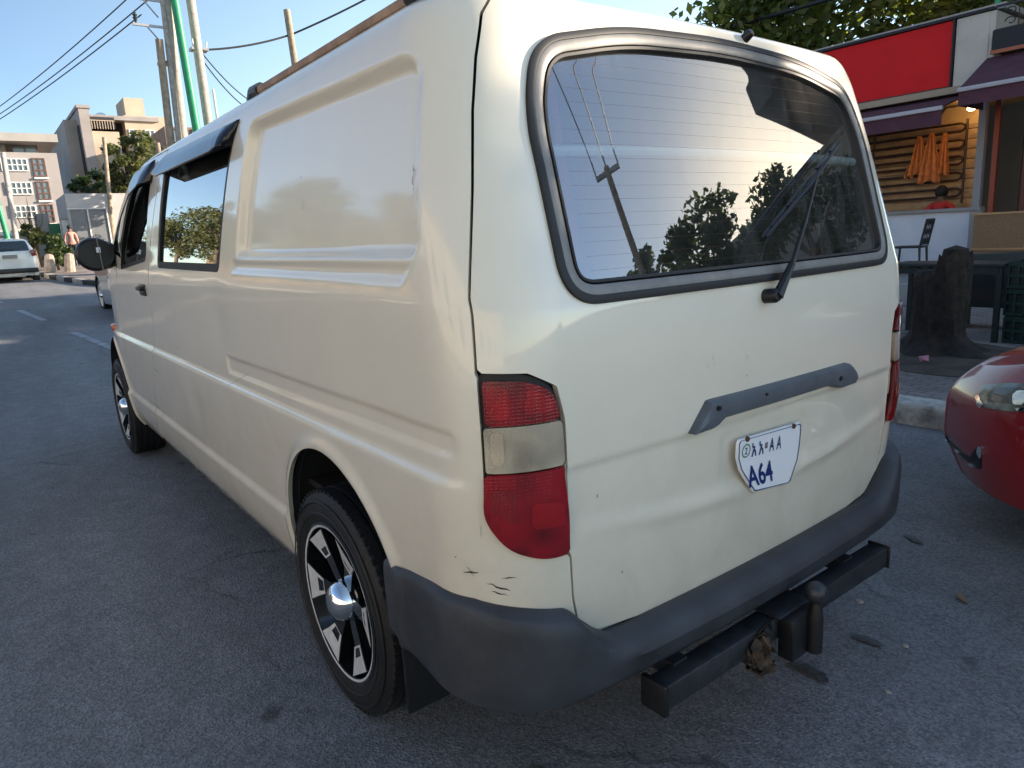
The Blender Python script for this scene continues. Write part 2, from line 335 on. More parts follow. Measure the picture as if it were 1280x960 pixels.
# ================================================================ SETTING
def gz(x): 
    t=max(0,x-6); return .035*(t*t/(t+1.5)) if t>0 else 0.
def asphalt():
    m=mat('asphalt',(.13,.13,.14),.78); N,L,b=nodes(m); tc=N.new('ShaderNodeTexCoord')
    def noise(s,d=2,r=.5,dist=0):
        n=N.new('ShaderNodeTexNoise'); n.inputs['Scale'].default_value=s; n.inputs['Detail'].default_value=d; n.inputs['Roughness'].default_value=r; n.inputs['Distortion'].default_value=dist; L.new(tc.outputs['Object'],n.inputs['Vector']); return n
    v=N.new('ShaderNodeTexVoronoi'); v.inputs['Scale'].default_value=135; L.new(tc.outputs['Object'],v.inputs['Vector'])
    n1=noise(.55,9,.65,.4); n2=noise(7,6); n3=noise(160,3)
    cr=N.new('ShaderNodeValToRGB'); e=cr.color_ramp.elements; e[0].position=.28; e[0].color=(.140,.138,.140,1); e[1].position=.72; e[1].color=(.190,.187,.188,1); L.new(n1.outputs['Fac'],cr.inputs[0])
    rp=N.new('ShaderNodeMapRange'); rp.inputs['From Min'].default_value=.3; rp.inputs['From Max'].default_value=.7; rp.inputs['To Min'].default_value=.86; rp.inputs['To Max'].default_value=1.12; L.new(n2.outputs['Fac'],rp.inputs['Value'])
    sp=N.new('ShaderNodeMapRange'); sp.inputs['From Min'].default_value=0; sp.inputs['From Max'].default_value=1; sp.inputs['To Min'].default_value=.66; sp.inputs['To Max'].default_value=1.40; 
    sep=N.new('ShaderNodeSeparateColor'); L.new(v.outputs['Color'],sep.inputs[0]); L.new(sep.outputs[0],sp.inputs['Value'])
    m1=N.new('ShaderNodeMath'); m1.operation='MULTIPLY'; L.new(rp.outputs[0],m1.inputs[0]); L.new(sp.outputs[0],m1.inputs[1])
    sc=N.new('ShaderNodeVectorMath'); sc.operation='SCALE'; L.new(cr.outputs[0],sc.inputs[0]); L.new(m1.outputs[0],sc.inputs['Scale']); 
    # dark oil / tar spots
    v2=N.new('ShaderNodeTexVoronoi'); v2.inputs['Scale'].default_value=2.3; v2.inputs['Randomness'].default_value=1; n4=noise(6,3); mxv=N.new('ShaderNodeMix'); mxv.data_type='VECTOR'; mxv.inputs['Factor'].default_value=.12; L.new(tc.outputs['Object'],mxv.inputs['A']); L.new(n4.outputs['Color'],mxv.inputs['B']); L.new(mxv.outputs['Result'],v2.inputs['Vector'])
    st=N.new('ShaderNodeMapRange'); st.inputs['From Min'].default_value=.045; st.inputs['From Max'].default_value=.085; st.inputs['To Min'].default_value=.45; L.new(v2.outputs['Distance'],st.inputs['Value'])
    s2=N.new('ShaderNodeVectorMath'); s2.operation='SCALE'; L.new(sc.outputs[0],s2.inputs[0]); L.new(st.outputs[0],s2.inputs['Scale']); 
    # hairline cracks, broken up by noise
    v3=N.new('ShaderNodeTexVoronoi'); v3.feature='DISTANCE_TO_EDGE'; v3.inputs['Scale'].default_value=.75; n5=noise(2.2,5,.6); mx3=N.new('ShaderNodeMix'); mx3.data_type='VECTOR'; mx3.inputs['Factor'].default_value=.22; L.new(tc.outputs['Object'],mx3.inputs['A']); L.new(n5.outputs['Color'],mx3.inputs['B']); L.new(mx3.outputs['Result'],v3.inputs['Vector'])
    ck=N.new('ShaderNodeMapRange'); ck.inputs['From Min'].default_value=.0015; ck.inputs['From Max'].default_value=.006; L.new(v3.outputs['Distance'],ck.inputs['Value'])
    n6=noise(.9,3); mk=N.new('ShaderNodeMapRange'); mk.inputs['From Min'].default_value=.50; mk.inputs['From Max'].default_value=.60; mk.inputs['To Min'].default_value=1; mk.inputs['To Max'].default_value=0; L.new(n6.outputs['Fac'],mk.inputs['Value'])
    mm=N.new('ShaderNodeMath'); mm.operation='MAXIMUM'; L.new(ck.outputs[0],mm.inputs[0]); L.new(mk.outputs[0],mm.inputs[1]); m4=N.new('ShaderNodeMapRange'); m4.inputs['To Min'].default_value=.55; L.new(mm.outputs[0],m4.inputs['Value'])
    # pale dust worn into the wheel tracks
    mp2=N.new('ShaderNodeMapping'); mp2.inputs['Scale'].default_value=(.12,1,1); L.new(tc.outputs['Object'],mp2.inputs[0]); n7=N.new('ShaderNodeTexNoise'); n7.inputs['Scale'].default_value=1.1; n7.inputs['Detail'].default_value=7; L.new(mp2.outputs[0],n7.inputs['Vector'])
    du=N.new('ShaderNodeMapRange'); du.inputs['From Min'].default_value=.35; du.inputs['From Max'].default_value=.68; du.inputs['To Min'].default_value=.80; du.inputs['To Max'].default_value=1.22; L.new(n7.outputs['Fac'],du.inputs['Value'])
    m5=N.new('ShaderNodeMath'); m5.operation='MULTIPLY'; L.new(m4.outputs[0],m5.inputs[0]); L.new(du.outputs[0],m5.inputs[1])
    s3=N.new('ShaderNodeVectorMath'); s3.operation='SCALE'; L.new(s2.outputs[0],s3.inputs[0]); L.new(m5.outputs[0],s3.inputs['Scale']); L.new(s3.outputs[0],b.inputs['Base Color'])
    ad=N.new('ShaderNodeMath'); ad.operation='ADD'; L.new(v.outputs['Distance'],ad.inputs[0]); L.new(n3.outputs['Fac'],ad.inputs[1])
    bp=N.new('ShaderNodeBump'); bp.inputs['Strength'].default_value=.6; bp.inputs['Distance'].default_value=.005; L.new(ad.outputs[0],bp.inputs['Height']); L.new(bp.outputs[0],b.inputs['Normal'])
    return m
def sheet(name, poly_y, xs, dz, m):
    """strip following the terrain: poly_y(x)->(y0,y1)"""
    vs=[];fs=[]
    for x in xs: a,b_=poly_y(x); vs+=[(x,a,gz(x)+dz),(x,b_,gz(x)+dz)]
    fs=[(2*i,2*i+2,2*i+3,2*i+1) for i in range(len(xs)-1)]
    return tag(link(name,vs,fs,m,None,True),kind='structure')
XS=list(np.concatenate([np.arange(-60,0,4),np.arange(0,48,1.0),np.arange(48,140,8)]))
M_dust=mat('dusty_ground',(.20,.17,.13),.95,var=.3,vscale=.6,bump=.4,bscale=8)
vs=[];fs=[]; gx=[-300,-100,-60]+list(range(-50,6,6))+list(range(6,50,2))+[60,80,120,200,400,800]; gy=[-600,-200,-100,-60,-30,-10,-3.6,4,12,30,60,100,200,600]
for x in gx:
    for y in gy: vs.append((x,y,gz(min(x,130))-.012))
n=len(gy)
for i in range(len(gx)-1):
    for j in range(n-1): fs.append((i*n+j,(i+1)*n+j,(i+1)*n+j+1,i*n+j+1))
tag(link('ground',vs,fs,M_dust,None,True),kind='structure')
KL=[(-60,-3.19),(13,-3.19),(17,-3.05),(20.5,-2.4),(22.6,-1.62),(23.3,-1.28),(25.5,-.98),(28.7,-.62),(40,-.15),(60,.5),(140,2.5)]
def ky(x): return float(np.interp(x,[p[0] for p in KL],[p[1] for p in KL]))
M_asph=asphalt()
sheet('road',lambda x:(ky(x)-.1,10.2),XS,.0,M_asph)
def brick_mat(name,c1,c2,mort,scale,w=.5,h=.25,rot=0):
    m=mat(name,c1,.85); N,L,b=nodes(m); tc=N.new('ShaderNodeTexCoord'); mp=N.new('ShaderNodeMapping'); mp.inputs['Rotation'].default_value=(0,0,rot); L.new(tc.outputs['Object'],mp.inputs[0])
    br=N.new('ShaderNodeTexBrick'); br.inputs['Color1'].default_value=(*c1,1); br.inputs['Color2'].default_value=(*c2,1); br.inputs['Mortar'].default_value=(*mort,1); br.inputs['Scale'].default_value=scale; br.inputs['Mortar Size'].default_value=.018; br.inputs['Brick Width'].default_value=w; br.inputs['Row Height'].default_value=h
    L.new(mp.outputs[0],br.inputs['Vector']); nz=N.new('ShaderNodeTexNoise'); nz.inputs['Scale'].default_value=1.3; nz.inputs['Detail'].default_value=8; L.new(tc.outputs['Object'],nz.inputs['Vector'])
    rp=N.new('ShaderNodeMapRange'); rp.inputs['From Min'].default_value=.35; rp.inputs['From Max'].default_value=.65; rp.inputs['To Min'].default_value=.6; rp.inputs['To Max'].default_value=1.25; L.new(nz.outputs['Fac'],rp.inputs['Value'])
    sc=N.new('ShaderNodeVectorMath'); sc.operation='SCALE'; L.new(br.outputs['Color'],sc.inputs[0]); L.new(rp.outputs[0],sc.inputs['Scale']); L.new(sc.outputs[0],b.inputs['Base Color'])
    bp=N.new('ShaderNodeBump'); bp.inputs['Strength'].default_value=.5; bp.inputs['Distance'].default_value=.006; L.new(br.outputs['Fac'],bp.inputs['Height']); bp.invert=True; L.new(bp.outputs[0],b.inputs['Normal'])
    return m
M_pave=brick_mat('paving_blocks',(.29,.235,.205),(.21,.18,.17),(.11,.10,.085),3.2)
sheet('sidewalk',lambda x:(-16,ky(x)-.20),XS,.15,M_pave)
# kerb stones: worn white and black blocks in one strip
M_kw=mat('worn_white_kerb',(.58,.55,.48),.85,col2=(.17,.155,.14),vscale=9,bump=.5,bscale=30); M_kb=mat('worn_black_kerb',(.035,.035,.035),.85,var=.5,vscale=9,bump=.5,bscale=30)
mb=MB(); x=-30.35; k=0
while x<60:
    L_=.55 if x<15 else 1.1; x2=x+L_; a=Vector((x+.006,ky(x),0)); b_=Vector((x2-.006,ky(x2),0)); d=(b_-a).normalized(); nrm=Vector((-d.y,d.x,0)); mb.m=(k+1)%2
    rnd=random.Random(k); h=.155+rnd.uniform(-.008,.006); v=[]
    for p in (a,b_):
        z=gz(p.x)
        for o_,zz in ((0,-.02),(0,h-.03),(-.012,h-.006),(-.035,h),(-.21,h)): q=p+nrm*o_; v.append((q.x,q.y,z+zz))
    mb.add(v,[(j,5+j,5+j+1,j+1)[::-1] for j in range(4)]+[(0,1,2,3,4),(9,8,7,6,5)]); x=x2; k+=1
tag(mb.build('kerb',[M_kw,M_kb],None,sharp=50),kind='structure')
# far side of the street
sheet('far_sidewalk',lambda x:(10.3,16),XS,.15,mat('concrete_paving',(.28,.26,.23),.9,var=.25,vscale=1))
mb=MB()
for i in range(len(XS)-1):
    a,b_=XS[i],XS[i+1]; mb.add([(a,10.2,gz(a)),(b_,10.2,gz(b_)),(b_,10.2,gz(b_)+.155),(a,10.2,gz(a)+.155),(a,10.35,gz(a)+.155),(b_,10.35,gz(b_)+.155)],[(0,3,2,1),(3,4,5,2)])
tag(mb.build('far_kerb',M_kw),kind='structure')
# lane dashes
M_line=mat('worn_road_paint',(.42,.42,.42),.8,col2=(.16,.16,.17),vscale=6)
mb=MB()
for i in range(-4,6):
    x0=9.3+i*5.05; 
    if i<0: continue
    x1=x0+2.7; y=lambda x: .10+.098*(x-9.3); 
    for s_ in range(3):
        a=x0+(x1-x0)*s_/3; b_=x0+(x1-x0)*(s_+1)/3; mb.add([(a,y(a)-.06,gz(a)+.005),(b_,y(b_)-.06,gz(b_)+.005),(b_,y(b_)+.06,gz(b_)+.005),(a,y(a)+.06,gz(a)+.005)],[(0,1,2,3)])
tag(mb.build('lane_marking',M_line),kind='structure')
# dirt and litter round the stump
M_soil=mat('soil',(.065,.05,.038),.95,var=.4,vscale=6,bump=.8,bscale=20)
n=40; v=[(.75,-5.0,.20)]+[(.75+(1.0+.22*math.sin(3*t+1)+.1*math.sin(7*t))*math.cos(t),-5.0+(.80+.12*math.sin(4*t))*math.sin(t),.154) for t in np.linspace(0,2*math.pi,n+1)[:-1]]
v+= [(.75+(p[0]-.75)*.55,-5+(p[1]+5)*.55,.185) for p in v[1:]]
tag(link('soil',v,[(1+i,1+(i+1)%n,1+n+(i+1)%n,1+n+i) for i in range(n)]+[(1+n+i,1+n+(i+1)%n,0) for i in range(n)],M_soil),kind='structure')

# ================================================================ TREES AND PLANTS
def leaf_mat(name,cols,tr=.35):
    m=bpy.data.materials.new(name); m.use_nodes=True; nt=m.node_tree; N=nt.nodes; L=nt.links; N.clear()
    g=N.new('ShaderNodeNewGeometry'); cr=N.new('ShaderNodeValToRGB'); el=cr.color_ramp.elements
    for i,c in enumerate(cols):
        e=el[i] if i<2 else el.new(1); e.position=i/(len(cols)-1); e.color=(*c,1)
    L.new(g.outputs['Random Per Island'],cr.inputs[0]); d=N.new('ShaderNodeBsdfPrincipled'); d.inputs['Roughness'].default_value=.55; t=N.new('ShaderNodeBsdfTranslucent'); L.new(cr.outputs[0],d.inputs['Base Color'])
    sc=N.new('ShaderNodeVectorMath'); sc.operation='MULTIPLY'; sc.inputs[1].default_value=(1.5,1.7,.6); L.new(cr.outputs[0],sc.inputs[0]); L.new(sc.outputs[0],t.inputs[0])
    mx=N.new('ShaderNodeMixShader'); mx.inputs[0].default_value=tr; o=N.new('ShaderNodeOutputMaterial'); L.new(d.outputs[0],mx.inputs[1]); L.new(t.outputs[0],mx.inputs[2]); L.new(mx.outputs[0],o.inputs[0]); return m
M_leaf=leaf_mat('broad_leaves',[(.06,.085,.025),(.12,.14,.04),(.21,.21,.07)],.5); M_leafd=leaf_mat('dark_leaves',[(.018,.035,.012),(.04,.065,.02),(.065,.085,.025)]); M_leafo=leaf_mat('olive_leaves',[(.06,.075,.03),(.10,.11,.045),(.15,.14,.06)])
M_bark=mat('bark',(.13,.10,.075),.95,var=.35,vscale=9,bump=.8,bscale=25)
def tree(label,loc,H,crown,nleaf,size,lm,seed,group=None,name='tree',cat='tree',trunk=.14,clumps=26,gap=.62,crown_z=None):
    """crown=(rx,ry,rz)"""
    rr=np.random.default_rng(seed); t=thing(name,label,cat,loc,0,group); rx,ry,rz=crown; cz=crown_z if crown_z is not None else H-rz
    b=MB(); b.tube([(0,0,-.2),(.03,.02,cz*.4),(-.04,.05,cz*.8),(0,0,cz+rz*.3)],[trunk*1.35,trunk,trunk*.8,trunk*.35],9); b.build('trunk',M_bark,t)
    cl=[]
    for k in range(clumps):
        u=rr.normal(size=3); u/=np.linalg.norm(u); q=u*rr.uniform(.35,.95)**.8; cl.append(np.array([q[0]*rx,q[1]*ry,cz+q[2]*rz]))
    lb=MB()
    for k,c in enumerate(cl[:14]):
        s=Vector((0,0,cz*rr.uniform(.65,1.0))); e=Vector(c); mid=s.lerp(e,.5)+Vector((0,0,.12*rz)); lb.tube([s,mid,e],[trunk*.45,trunk*.25,trunk*.08],6,cap=False)
    lb.build('limbs',M_bark,t)
    n=nleaf; ci=rr.integers(0,len(cl),n); rad=np.array([rr.uniform(.20,.42) for _ in cl])*min(rx,rz)*gap/.62
    u=rr.normal(size=(n,3)); u/=np.linalg.norm(u,axis=1)[:,None]; r=rr.uniform(0,1,n)**.45
    c=np.array(cl)[ci]+u*(r*rad[ci])[:,None]*np.array([1.15,1.15,.8])
    a=rr.normal(size=(n,3)); a[:,2]*=.6; a/=np.linalg.norm(a,axis=1)[:,None]; bb=np.cross(a,rr.normal(size=(n,3))); bb/=np.linalg.norm(bb,axis=1)[:,None]
    sz=size*rr.uniform(.6,1.3,n)[:,None]; a=a*sz; bb=bb*sz*.5
    P=np.stack([c-a,c-bb,c+a,c+bb],1).reshape(-1,3)
    link('crown',P,[(4*i,4*i+1,4*i+2,4*i+3) for i in range(n)],lm,t,False); return t
tree('tall leafy tree behind the red shop front, just above the van roof',(8.6,-16.2,.1),10.2,(4.2,3.4,3.9),19000,.14,M_leaf,11,trunk=.2,clumps=34)
tree('sparse tree behind the middle of the red fascia, sky between its leaves',(5.6,-17.5,.1),9.0,(2.4,2.0,2.7),8000,.12,M_leaf,12,clumps=26,gap=.5)
tree('thin-leaved tree behind the cream end of the red fascia',(3.2,-18.5,.1),8.4,(2.0,1.6,1.9),1500,.11,M_leaf,13,clumps=20,gap=.5)
tree('sunlit olive-green tree in front of the tan tower block',(37,-5.4,gz(37)),6.9,(1.25,1.25,2.4),6500,.12,M_leafo,21,crown_z=4.2)
tree('dark bushy tree behind the grey shed',(39,-3.9,gz(39)),4.8,(.9,.9,1.4),2600,.11,M_leafd,22)
tree('small green tree beyond the wooden post by the van windscreen',(33,-6.1,gz(33)),5.4,(1.0,1.0,1.6),2600,.10,M_leafo,23)
tree('dark green shrub at the kerb beside the pedestrian',(31.5,-1.25,gz(31.5)+.1),1.35,(.62,.5,.62),2600,.07,M_leafd,24,name='shrub',cat='shrub',trunk=.04,clumps=16)
tree('low dark hedge plant in front of the pale wall',(33.2,-1.42,gz(33)+.1),1.5,(.5,.38,.65),2200,.07,M_leafd,25,name='shrub',cat='shrub',trunk=.04,clumps=16)
tree('small bright yellow-green bush behind the white car',(37,.75,gz(37)+.1),1.5,(.7,.6,.6),1500,.08,leaf_mat('yellow_leaves',[(.35,.26,.03),(.2,.2,.04)]),26,name='bush',cat='bush',trunk=.03,clumps=12)
tree('palm-like green plant under the bare tree',(35,-.85,gz(35)+.1),1.9,(.55,.5,.6),1200,.14,M_leafo,27,name='bush',cat='bush',trunk=.04,clumps=12)
# bare tree
t=thing('bare_tree','leafless brown tree with upright branches before the grey office block','tree',(35.5,-.95,gz(35.5))); b=MB(); rr=random.Random(4); b.tube([(0,0,0),(.03,.02,1.4)],[.07,.05],7); b.build('trunk',M_bark,t)
for k in range(9):
    b=MB(); a=rr.uniform(0,6.28); s=rr.uniform(.25,.6); p=Vector((.03,.02,1.2+rr.uniform(0,.3))); e=p+Vector((math.cos(a)*s,math.sin(a)*s,rr.uniform(.9,1.9))); m_=p.lerp(e,.5)+Vector((math.cos(a)*.12,math.sin(a)*.12,0)); b.tube([p,m_,e],[.03,.02,.008],5)
    for q in range(3): st_=p.lerp(e,rr.uniform(.4,.9)); b.tube([st_,st_+Vector((rr.uniform(-.25,.25),rr.uniform(-.25,.25),rr.uniform(.2,.5)))],[.011,.004],4)
    b.build('branch',M_bark,t)
# trees that the van reflects (behind the viewer and across the street)
tree('round bushy tree near the corner of the dark tower',(-11.9,-14.6,.1),8.3,(1.9,1.9,2.4),3600,.16,M_leafd,31)
tree('slim tree beside the leaning power pole behind the van',(-15.2,-14.2,.1),8.6,(1.7,1.7,2.3),2600,.16,M_leafd,32)
tree('low spreading street tree in front of the dark tower',(-5.4,-10.2,.15),5.4,(1.9,1.7,1.7),5200,.10,M_leafd,33)
for i,(x,y,h) in enumerate([(19,13.2,5.8),(25,14,6.6),(31,13,7.2),(38,14.2,7.6),(46,12.6,6.6),(13,14.5,5.2),(55,12.2,6.4),(51,14.6,6.0)]):
    tree(['feathery roadside tree nearest the van across the street','taller tree second along the far pavement','broad tree third along the far pavement','fourth tree along the far pavement','fifth tree along the far pavement','smallest tree standing behind the far wall','tree at the far end of the row across the street','bushy tree set back from the far pavement'][i],(x,y,gz(x)+.1),h,(2.9,2.0,h*.40),4200,.16,M_leafo,40+i,group='trees along the far pavement')

# ================================================================ BUILDINGS ON THE LEFT
M_office=mat('taupe_plaster',(.30,.275,.265),.9,var=.10,vscale=.4); M_conc=mat('grey_concrete',(.33,.31,.29),.9,var=.12,vscale=.5); M_tan=mat('tan_render',(.42,.335,.255),.9,var=.10,vscale=.5); M_tang=mat('shade_grey_render',(.27,.245,.235),.9,var=.12,vscale=.5)
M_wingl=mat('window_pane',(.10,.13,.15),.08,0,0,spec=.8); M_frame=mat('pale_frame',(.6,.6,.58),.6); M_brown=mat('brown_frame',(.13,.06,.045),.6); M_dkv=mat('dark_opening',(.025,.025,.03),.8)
def window(parent,x,y0,y1,z0,z1,cols,rows,fm,gm=M_wingl,d=.12):
    """window on a wall facing -X at plane x"""
    f=MB(); w=y1-y0; h=z1-z0
    for i in range(cols+1): f.box((x-.03,y0+w*i/cols,(z0+z1)/2),(.10,.07,h+.07))
    for i in range(rows+1): f.box((x-.031,(y0+y1)/2,z0+h*i/rows),(.096,w+.06,.07))
    o=f.build('window',fm,parent,False); g=MB(); g.box((x-.005,(y0+y1)/2,(z0+z1)/2),(.02,w-.02,h-.02)); g.build('pane',gm,o,False)
b1=thing('office_block','grey-taupe office block with red-brown framed stair windows at the far left','building',(60,0,0))
def part(name,m,parent,*boxes,smooth=False):
    mb=MB()
    for c,d in boxes: mb.box(Vector(c)-parent.location,d)
    return mb.build(name,m,parent,smooth)
part('wall',M_office,b1,((66,2.1,4.6),(12,13.8,8.7)))
part('parapet',M_conc,b1,((66,2.1,9.95),(12.6,14.2,.55)))
part('attic_storey',M_conc,b1,((67,3.5,9.4),(10.5,10.8,1.2)))
part('roof_room',M_office,b1,((68,4.5,10.7),(6,10,1.0)))
X1=-.02
for zz in (9.35,): 
    for y in (-1.5,1.0,3.5): window(b1,1.72-.02,y,y+2.2,zz-.35,zz+.40,4,1,M_frame)
window(b1,1.72,-4.4+.6,-2.3,9.0,9.7,2,1,M_brown)
for z0,z1 in ((7.35,8.55),(5.75,6.95),(4.15,5.35),(2.6,3.7)):
    window(b1,X1,-3.95,-3.25,z0,z1,2,3,M_brown); window(b1,X1,-2.9,-1.4,z0+.35,z1-.05,5,2,M_frame); window(b1,X1,-.9,-.1,z0+.2,z1-.1,2,2,M_frame); window(b1,X1,.5,2.6,z0+.2,z1-.1,4,2,M_frame)
part('stair_ledges',M_frame,b1,*[((59.93,-3.6,z),(.2,.85,.12)) for z in (7.2,5.6,4.0)])
b2=thing('tower_block','tan stepped tower block, left wall coloured grey for shade, with balconies and a rooftop water tank','building',(70,-10,0))
part('side_wall',M_tang,b2,((78,-7.35,7.4),(14,1.0,11.3)),((77,-8.2,7.6),(16,.75,12.2)))  # left walls painted greyer to put their shade into the colour
part('wall',M_tan,b2,((77,-9.6,6.6),(15,2.2,10.8)),((77.5,-13.0,7.7),(15,3.3,11.6)))
part('recess',M_dkv,b2,((77.2,-7.82,7.0),(14.8,.12,11)),((78,-11.0,7.8),(13,.9,11.0)))
part('roof_slab',M_tang,b2,((77,-8.2,13.85),(16.2,1.0,.25)),((77.5,-11.4,13.2),(15.5,5.4,.35)))
part('lift_room',M_tan,b2,((74,-12.7,14.5),(4,1.6,1.7)))
bl=part('balcony',M_dkv,b2,((69.4,-9.5,12.7),(.12,1.9,.9)))
part('balcony_rail',M_tan,b2,*[((69.3,-8.7-.2*k,12.5),(.05,.05,.7)) for k in range(9)],((69.3,-9.5,12.85),(.06,1.9,.06)))
for y,z in ((-13.6,11.5),(-13.6,9.6),(-12.3,11.5)): window(b2,-.02,y+10-.0,y+10.7,z,z+.8,2,1,M_frame)
mb=MB(); mb.ball((0,0,0),.55,16); dish=mb.build('water_tank',mat('white_tank',(.7,.72,.75),.5),b2); dish.location=(4,-.2,13.75)
part('distant',M_frame,b2) if False else None
b3=thing('white_block','small distant white block between the office and the tower','building',(85,-6.9,0)); part('wall',mat('white_render',(.55,.53,.5),.9),b3,((88,-7.2,6),(6,1.4,7.8)))
for z in (5.6,6.6,7.6,8.6): window(b3,-.02,-.4,.1,z,z+.45,2,1,M_dkv)
b4=thing('brown_block','brown block with cluttered balconies behind the cluster of power poles','building',(60,-14,0)); part('wall',mat('brown_render',(.22,.15,.12),.9,var=.3,vscale=1.2),b4,((66,-15.5,6.5),(10,6,9.6)))
for z in (6.5,8.3,10.1):
    for y in (-2.6,-1.0,.6): window(b4,.98,y-.6,y+.5,z,z+1.0,2,1,M_dkv)
part('balcony',M_conc,b4,((60.6,-14.6,7.9),(.9,3.5,.14)),((60.6,-14.6,9.7),(.9,3.5,.14)))
# grey shed with a white frame
sh=thing('shed','pale flat-roofed shed with two grey sheet panels behind the door mirror','shed',(35,-3,0)); g0=gz(35)
part('wall',mat('whitewashed_wall',(.42,.41,.40),.9,var=.12,vscale=1.5),sh,((37,-3.65,2.5),(4,2.8,3.4)))
M_zinc=mat('grey_sheet_metal',(.17,.18,.19),.6,.2,var=.15,vscale=3)
for y0,y1 in ((-2.95,-2.35),(-3.7,-3.05)): part('sheet_panel',M_zinc,sh,((34.97,(y0+y1)/2,2.75),(.04,y1-y0,1.5)))
part('frame',M_frame,sh,((34.93,-3.0,2.7),(.06,.06,1.7)),((34.93,-3.75,2.7),(.06,.06,1.7)),((34.93,-3.0,3.55),(.06,1.55,.05)))
w1=thing('boundary_wall','long low concrete wall behind the shrubs and the bare tree','wall',(36,0,0)); part('wall_panel',M_conc,w1,((36.4,1.5,1.85),(.25,6,1.4)),((36.5,-1.35,2.35),(.2,.55,2.2)))
part('coping',M_frame,w1,((36.4,1.5,2.6),(.35,6,.1)))
d1=thing('gate','green sheet gate in the pale wall behind the pedestrian','gate',(36,-1.7,0)); part('leaf',mat('green_gate_paint',(.03,.16,.08),.6),d1,((36.3,-1.78,2.2),(.08,.42,1.6))); 
d2=thing('gate_pillar','white gate pillar leaning beside the green gate','pillar',(35.5,-2.15,0)); part('shaft',M_frame,d2,((35.5,-2.12,2.1),(.3,.28,2.0))); part('cap',M_conc,d2,((35.5,-2.12,3.13),(.36,.34,.07)))
w2=thing('garden_wall','sunlit buff wall running behind the van windscreen','wall',(34,-5,0)); part('wall_panel',M_tan,w2,((38,-7.2,2.9),(.3,5.0,2.6))); part('coping',M_conc,w2,((38,-7.2,4.25),(.4,5.1,.1)))
# stones / bollards
for i,(x,y) in enumerate([(30,-.82),(29.6,-1.42)]):
    b=MB(); b.lathe([(0,.72),(.09,.71),(.15,.66),(.17,.5),(.19,.1),(.21,0)],10,Matrix.Rotation(R_(6),4,'X')@Matrix.Rotation(R_(9*(1-i)),4,'Y')); o=b.build('stone_bollard',mat('rough_stone',(.30,.24,.20),.95,var=.3,vscale=6,bump=.8,bscale=15)); o.location=(x,y,gz(x)+.13); tag(o,['leaning brown stone bollard nearest the white car','upright brown stone bollard beside the pedestrian'][i],'bollard','stone bollards on the pavement')

# ================================================================ POLES AND WIRES
M_wood=mat('weathered_pole_wood',(.30,.24,.18),.9,var=.3,vscale=7,bump=.5,bscale=30); M_woodg=mat('grey_pole_wood',(.36,.33,.30),.9,var=.25,vscale=7,bump=.4,bscale=30); M_gp=mat('green_pole_paint',(.02,.27,.12),.45,var=.15,vscale=5); M_ins=mat('dark_insulator',(.03,.045,.045),.3); M_galv=mat('galvanised_steel',(.35,.35,.36),.5,.6)
def pole(name,label,base,top,r0,r1,m,cat='power pole',group=None):
    t=thing(name,label,cat,base,0,group); b=MB(); d=Vector(top)-Vector(base); b.tube([(0,0,0),d*.5,d],[r0,(r0+r1)/2,r1],14); b.build('shaft',m,t); return t,d
gp=gz(25); PG='power poles clustered behind the van roof'
pA,_=pole('power_pole','short brown wooden pole cut off at the top, leftmost of the pole cluster',(25.5,-4.55,gp),(25,-4.68,8.35),.13,.12,M_wood,group=PG)
pB,dB=pole('power_pole','thin grey wooden pole with two insulator arms, second in the cluster',(25.2,-4.78,gp),(25,-4.98,10.2),.10,.085,M_woodg,group=PG)
pC,dC=pole('power_pole','thick pale pole with clamps right behind the green lamp post',(25.4,-4.96,gp),(25,-5.16,11.0),.16,.13,M_woodg,group=PG)
pD,dD=pole('lamp_post','bright green painted lamp post leaning in the pole cluster',(24.6,-5.52,gp),(24.8,-5.22,12.0),.15,.13,M_gp,'lamp post')
pE,dE=pole('power_pole','tall pale pole with a steel bracket, rightmost of the pole cluster',(25.2,-6.0,gp),(25,-5.83,12.0),.17,.14,M_woodg,group=PG)
for z in (8.75,9.55):
    c=MB(); c.box((-.15,.35,z-gp),(.08,.95,.07)); c.tube([(-.1,0,z-gp-.5),(-.15,.40,z-gp-.03)],.025,6); a=c.build('insulator_arm',M_galv,pB)
    c=MB(); c.lathe([(0,.34),(.05,.33),(.04,.28),(.08,.26),(.045,.2),(.085,.17),(.05,.1),(.03,0)],12,Matrix.Translation((-.15,.72,z-gp+.03))); c.build('insulator',M_ins,a)
for pp,z in ((pC,7.7),(pE,8.2)):
    c=MB(); c.box((-.02,.05,z-gp),(.42,.55,.09)); c.tube([(-.2,.25,z-gp+.05),(-.22,.28,z-gp+.28)],.03,6); c.tube([(-.2,-.15,z-gp+.05),(-.2,-.18,z-gp+.22)],.03,6); c.build('clamp',M_galv,pp)
c=MB(); c.tube([(-.2,-.2,6.5-gp+.4),(-.2,-.22,5.0-gp)],.045,8); c.build('conduit',M_frame,pE)
pole('wooden_post','thin weathered wooden post standing before the tan tower',(35,-3.75,gz(35)),(35,-4.13,6.6),.10,.08,M_wood,'post')
pole('wooden_post','pale wooden post behind the white car at the left edge',(32,-.02,gz(32)),(33,-.22,5.6),.10,.09,M_woodg,'post')
pole('lamp_post','green post at the left edge beside the pale wooden post',(34,.02,gz(34)),(34.5,.3,5.2),.11,.09,M_gp,'lamp post')
pole('wooden_post','short dark post end showing over the van windscreen',(30,-5.25,gz(30)),(30,-5.22,5.75),.09,.09,M_wood,'post')
pole('power_pole','single wooden pole standing alone behind the middle of the van roof',(25,-9.6,gp),(25,-9.17,9.85),.13,.12,M_wood,group=None)
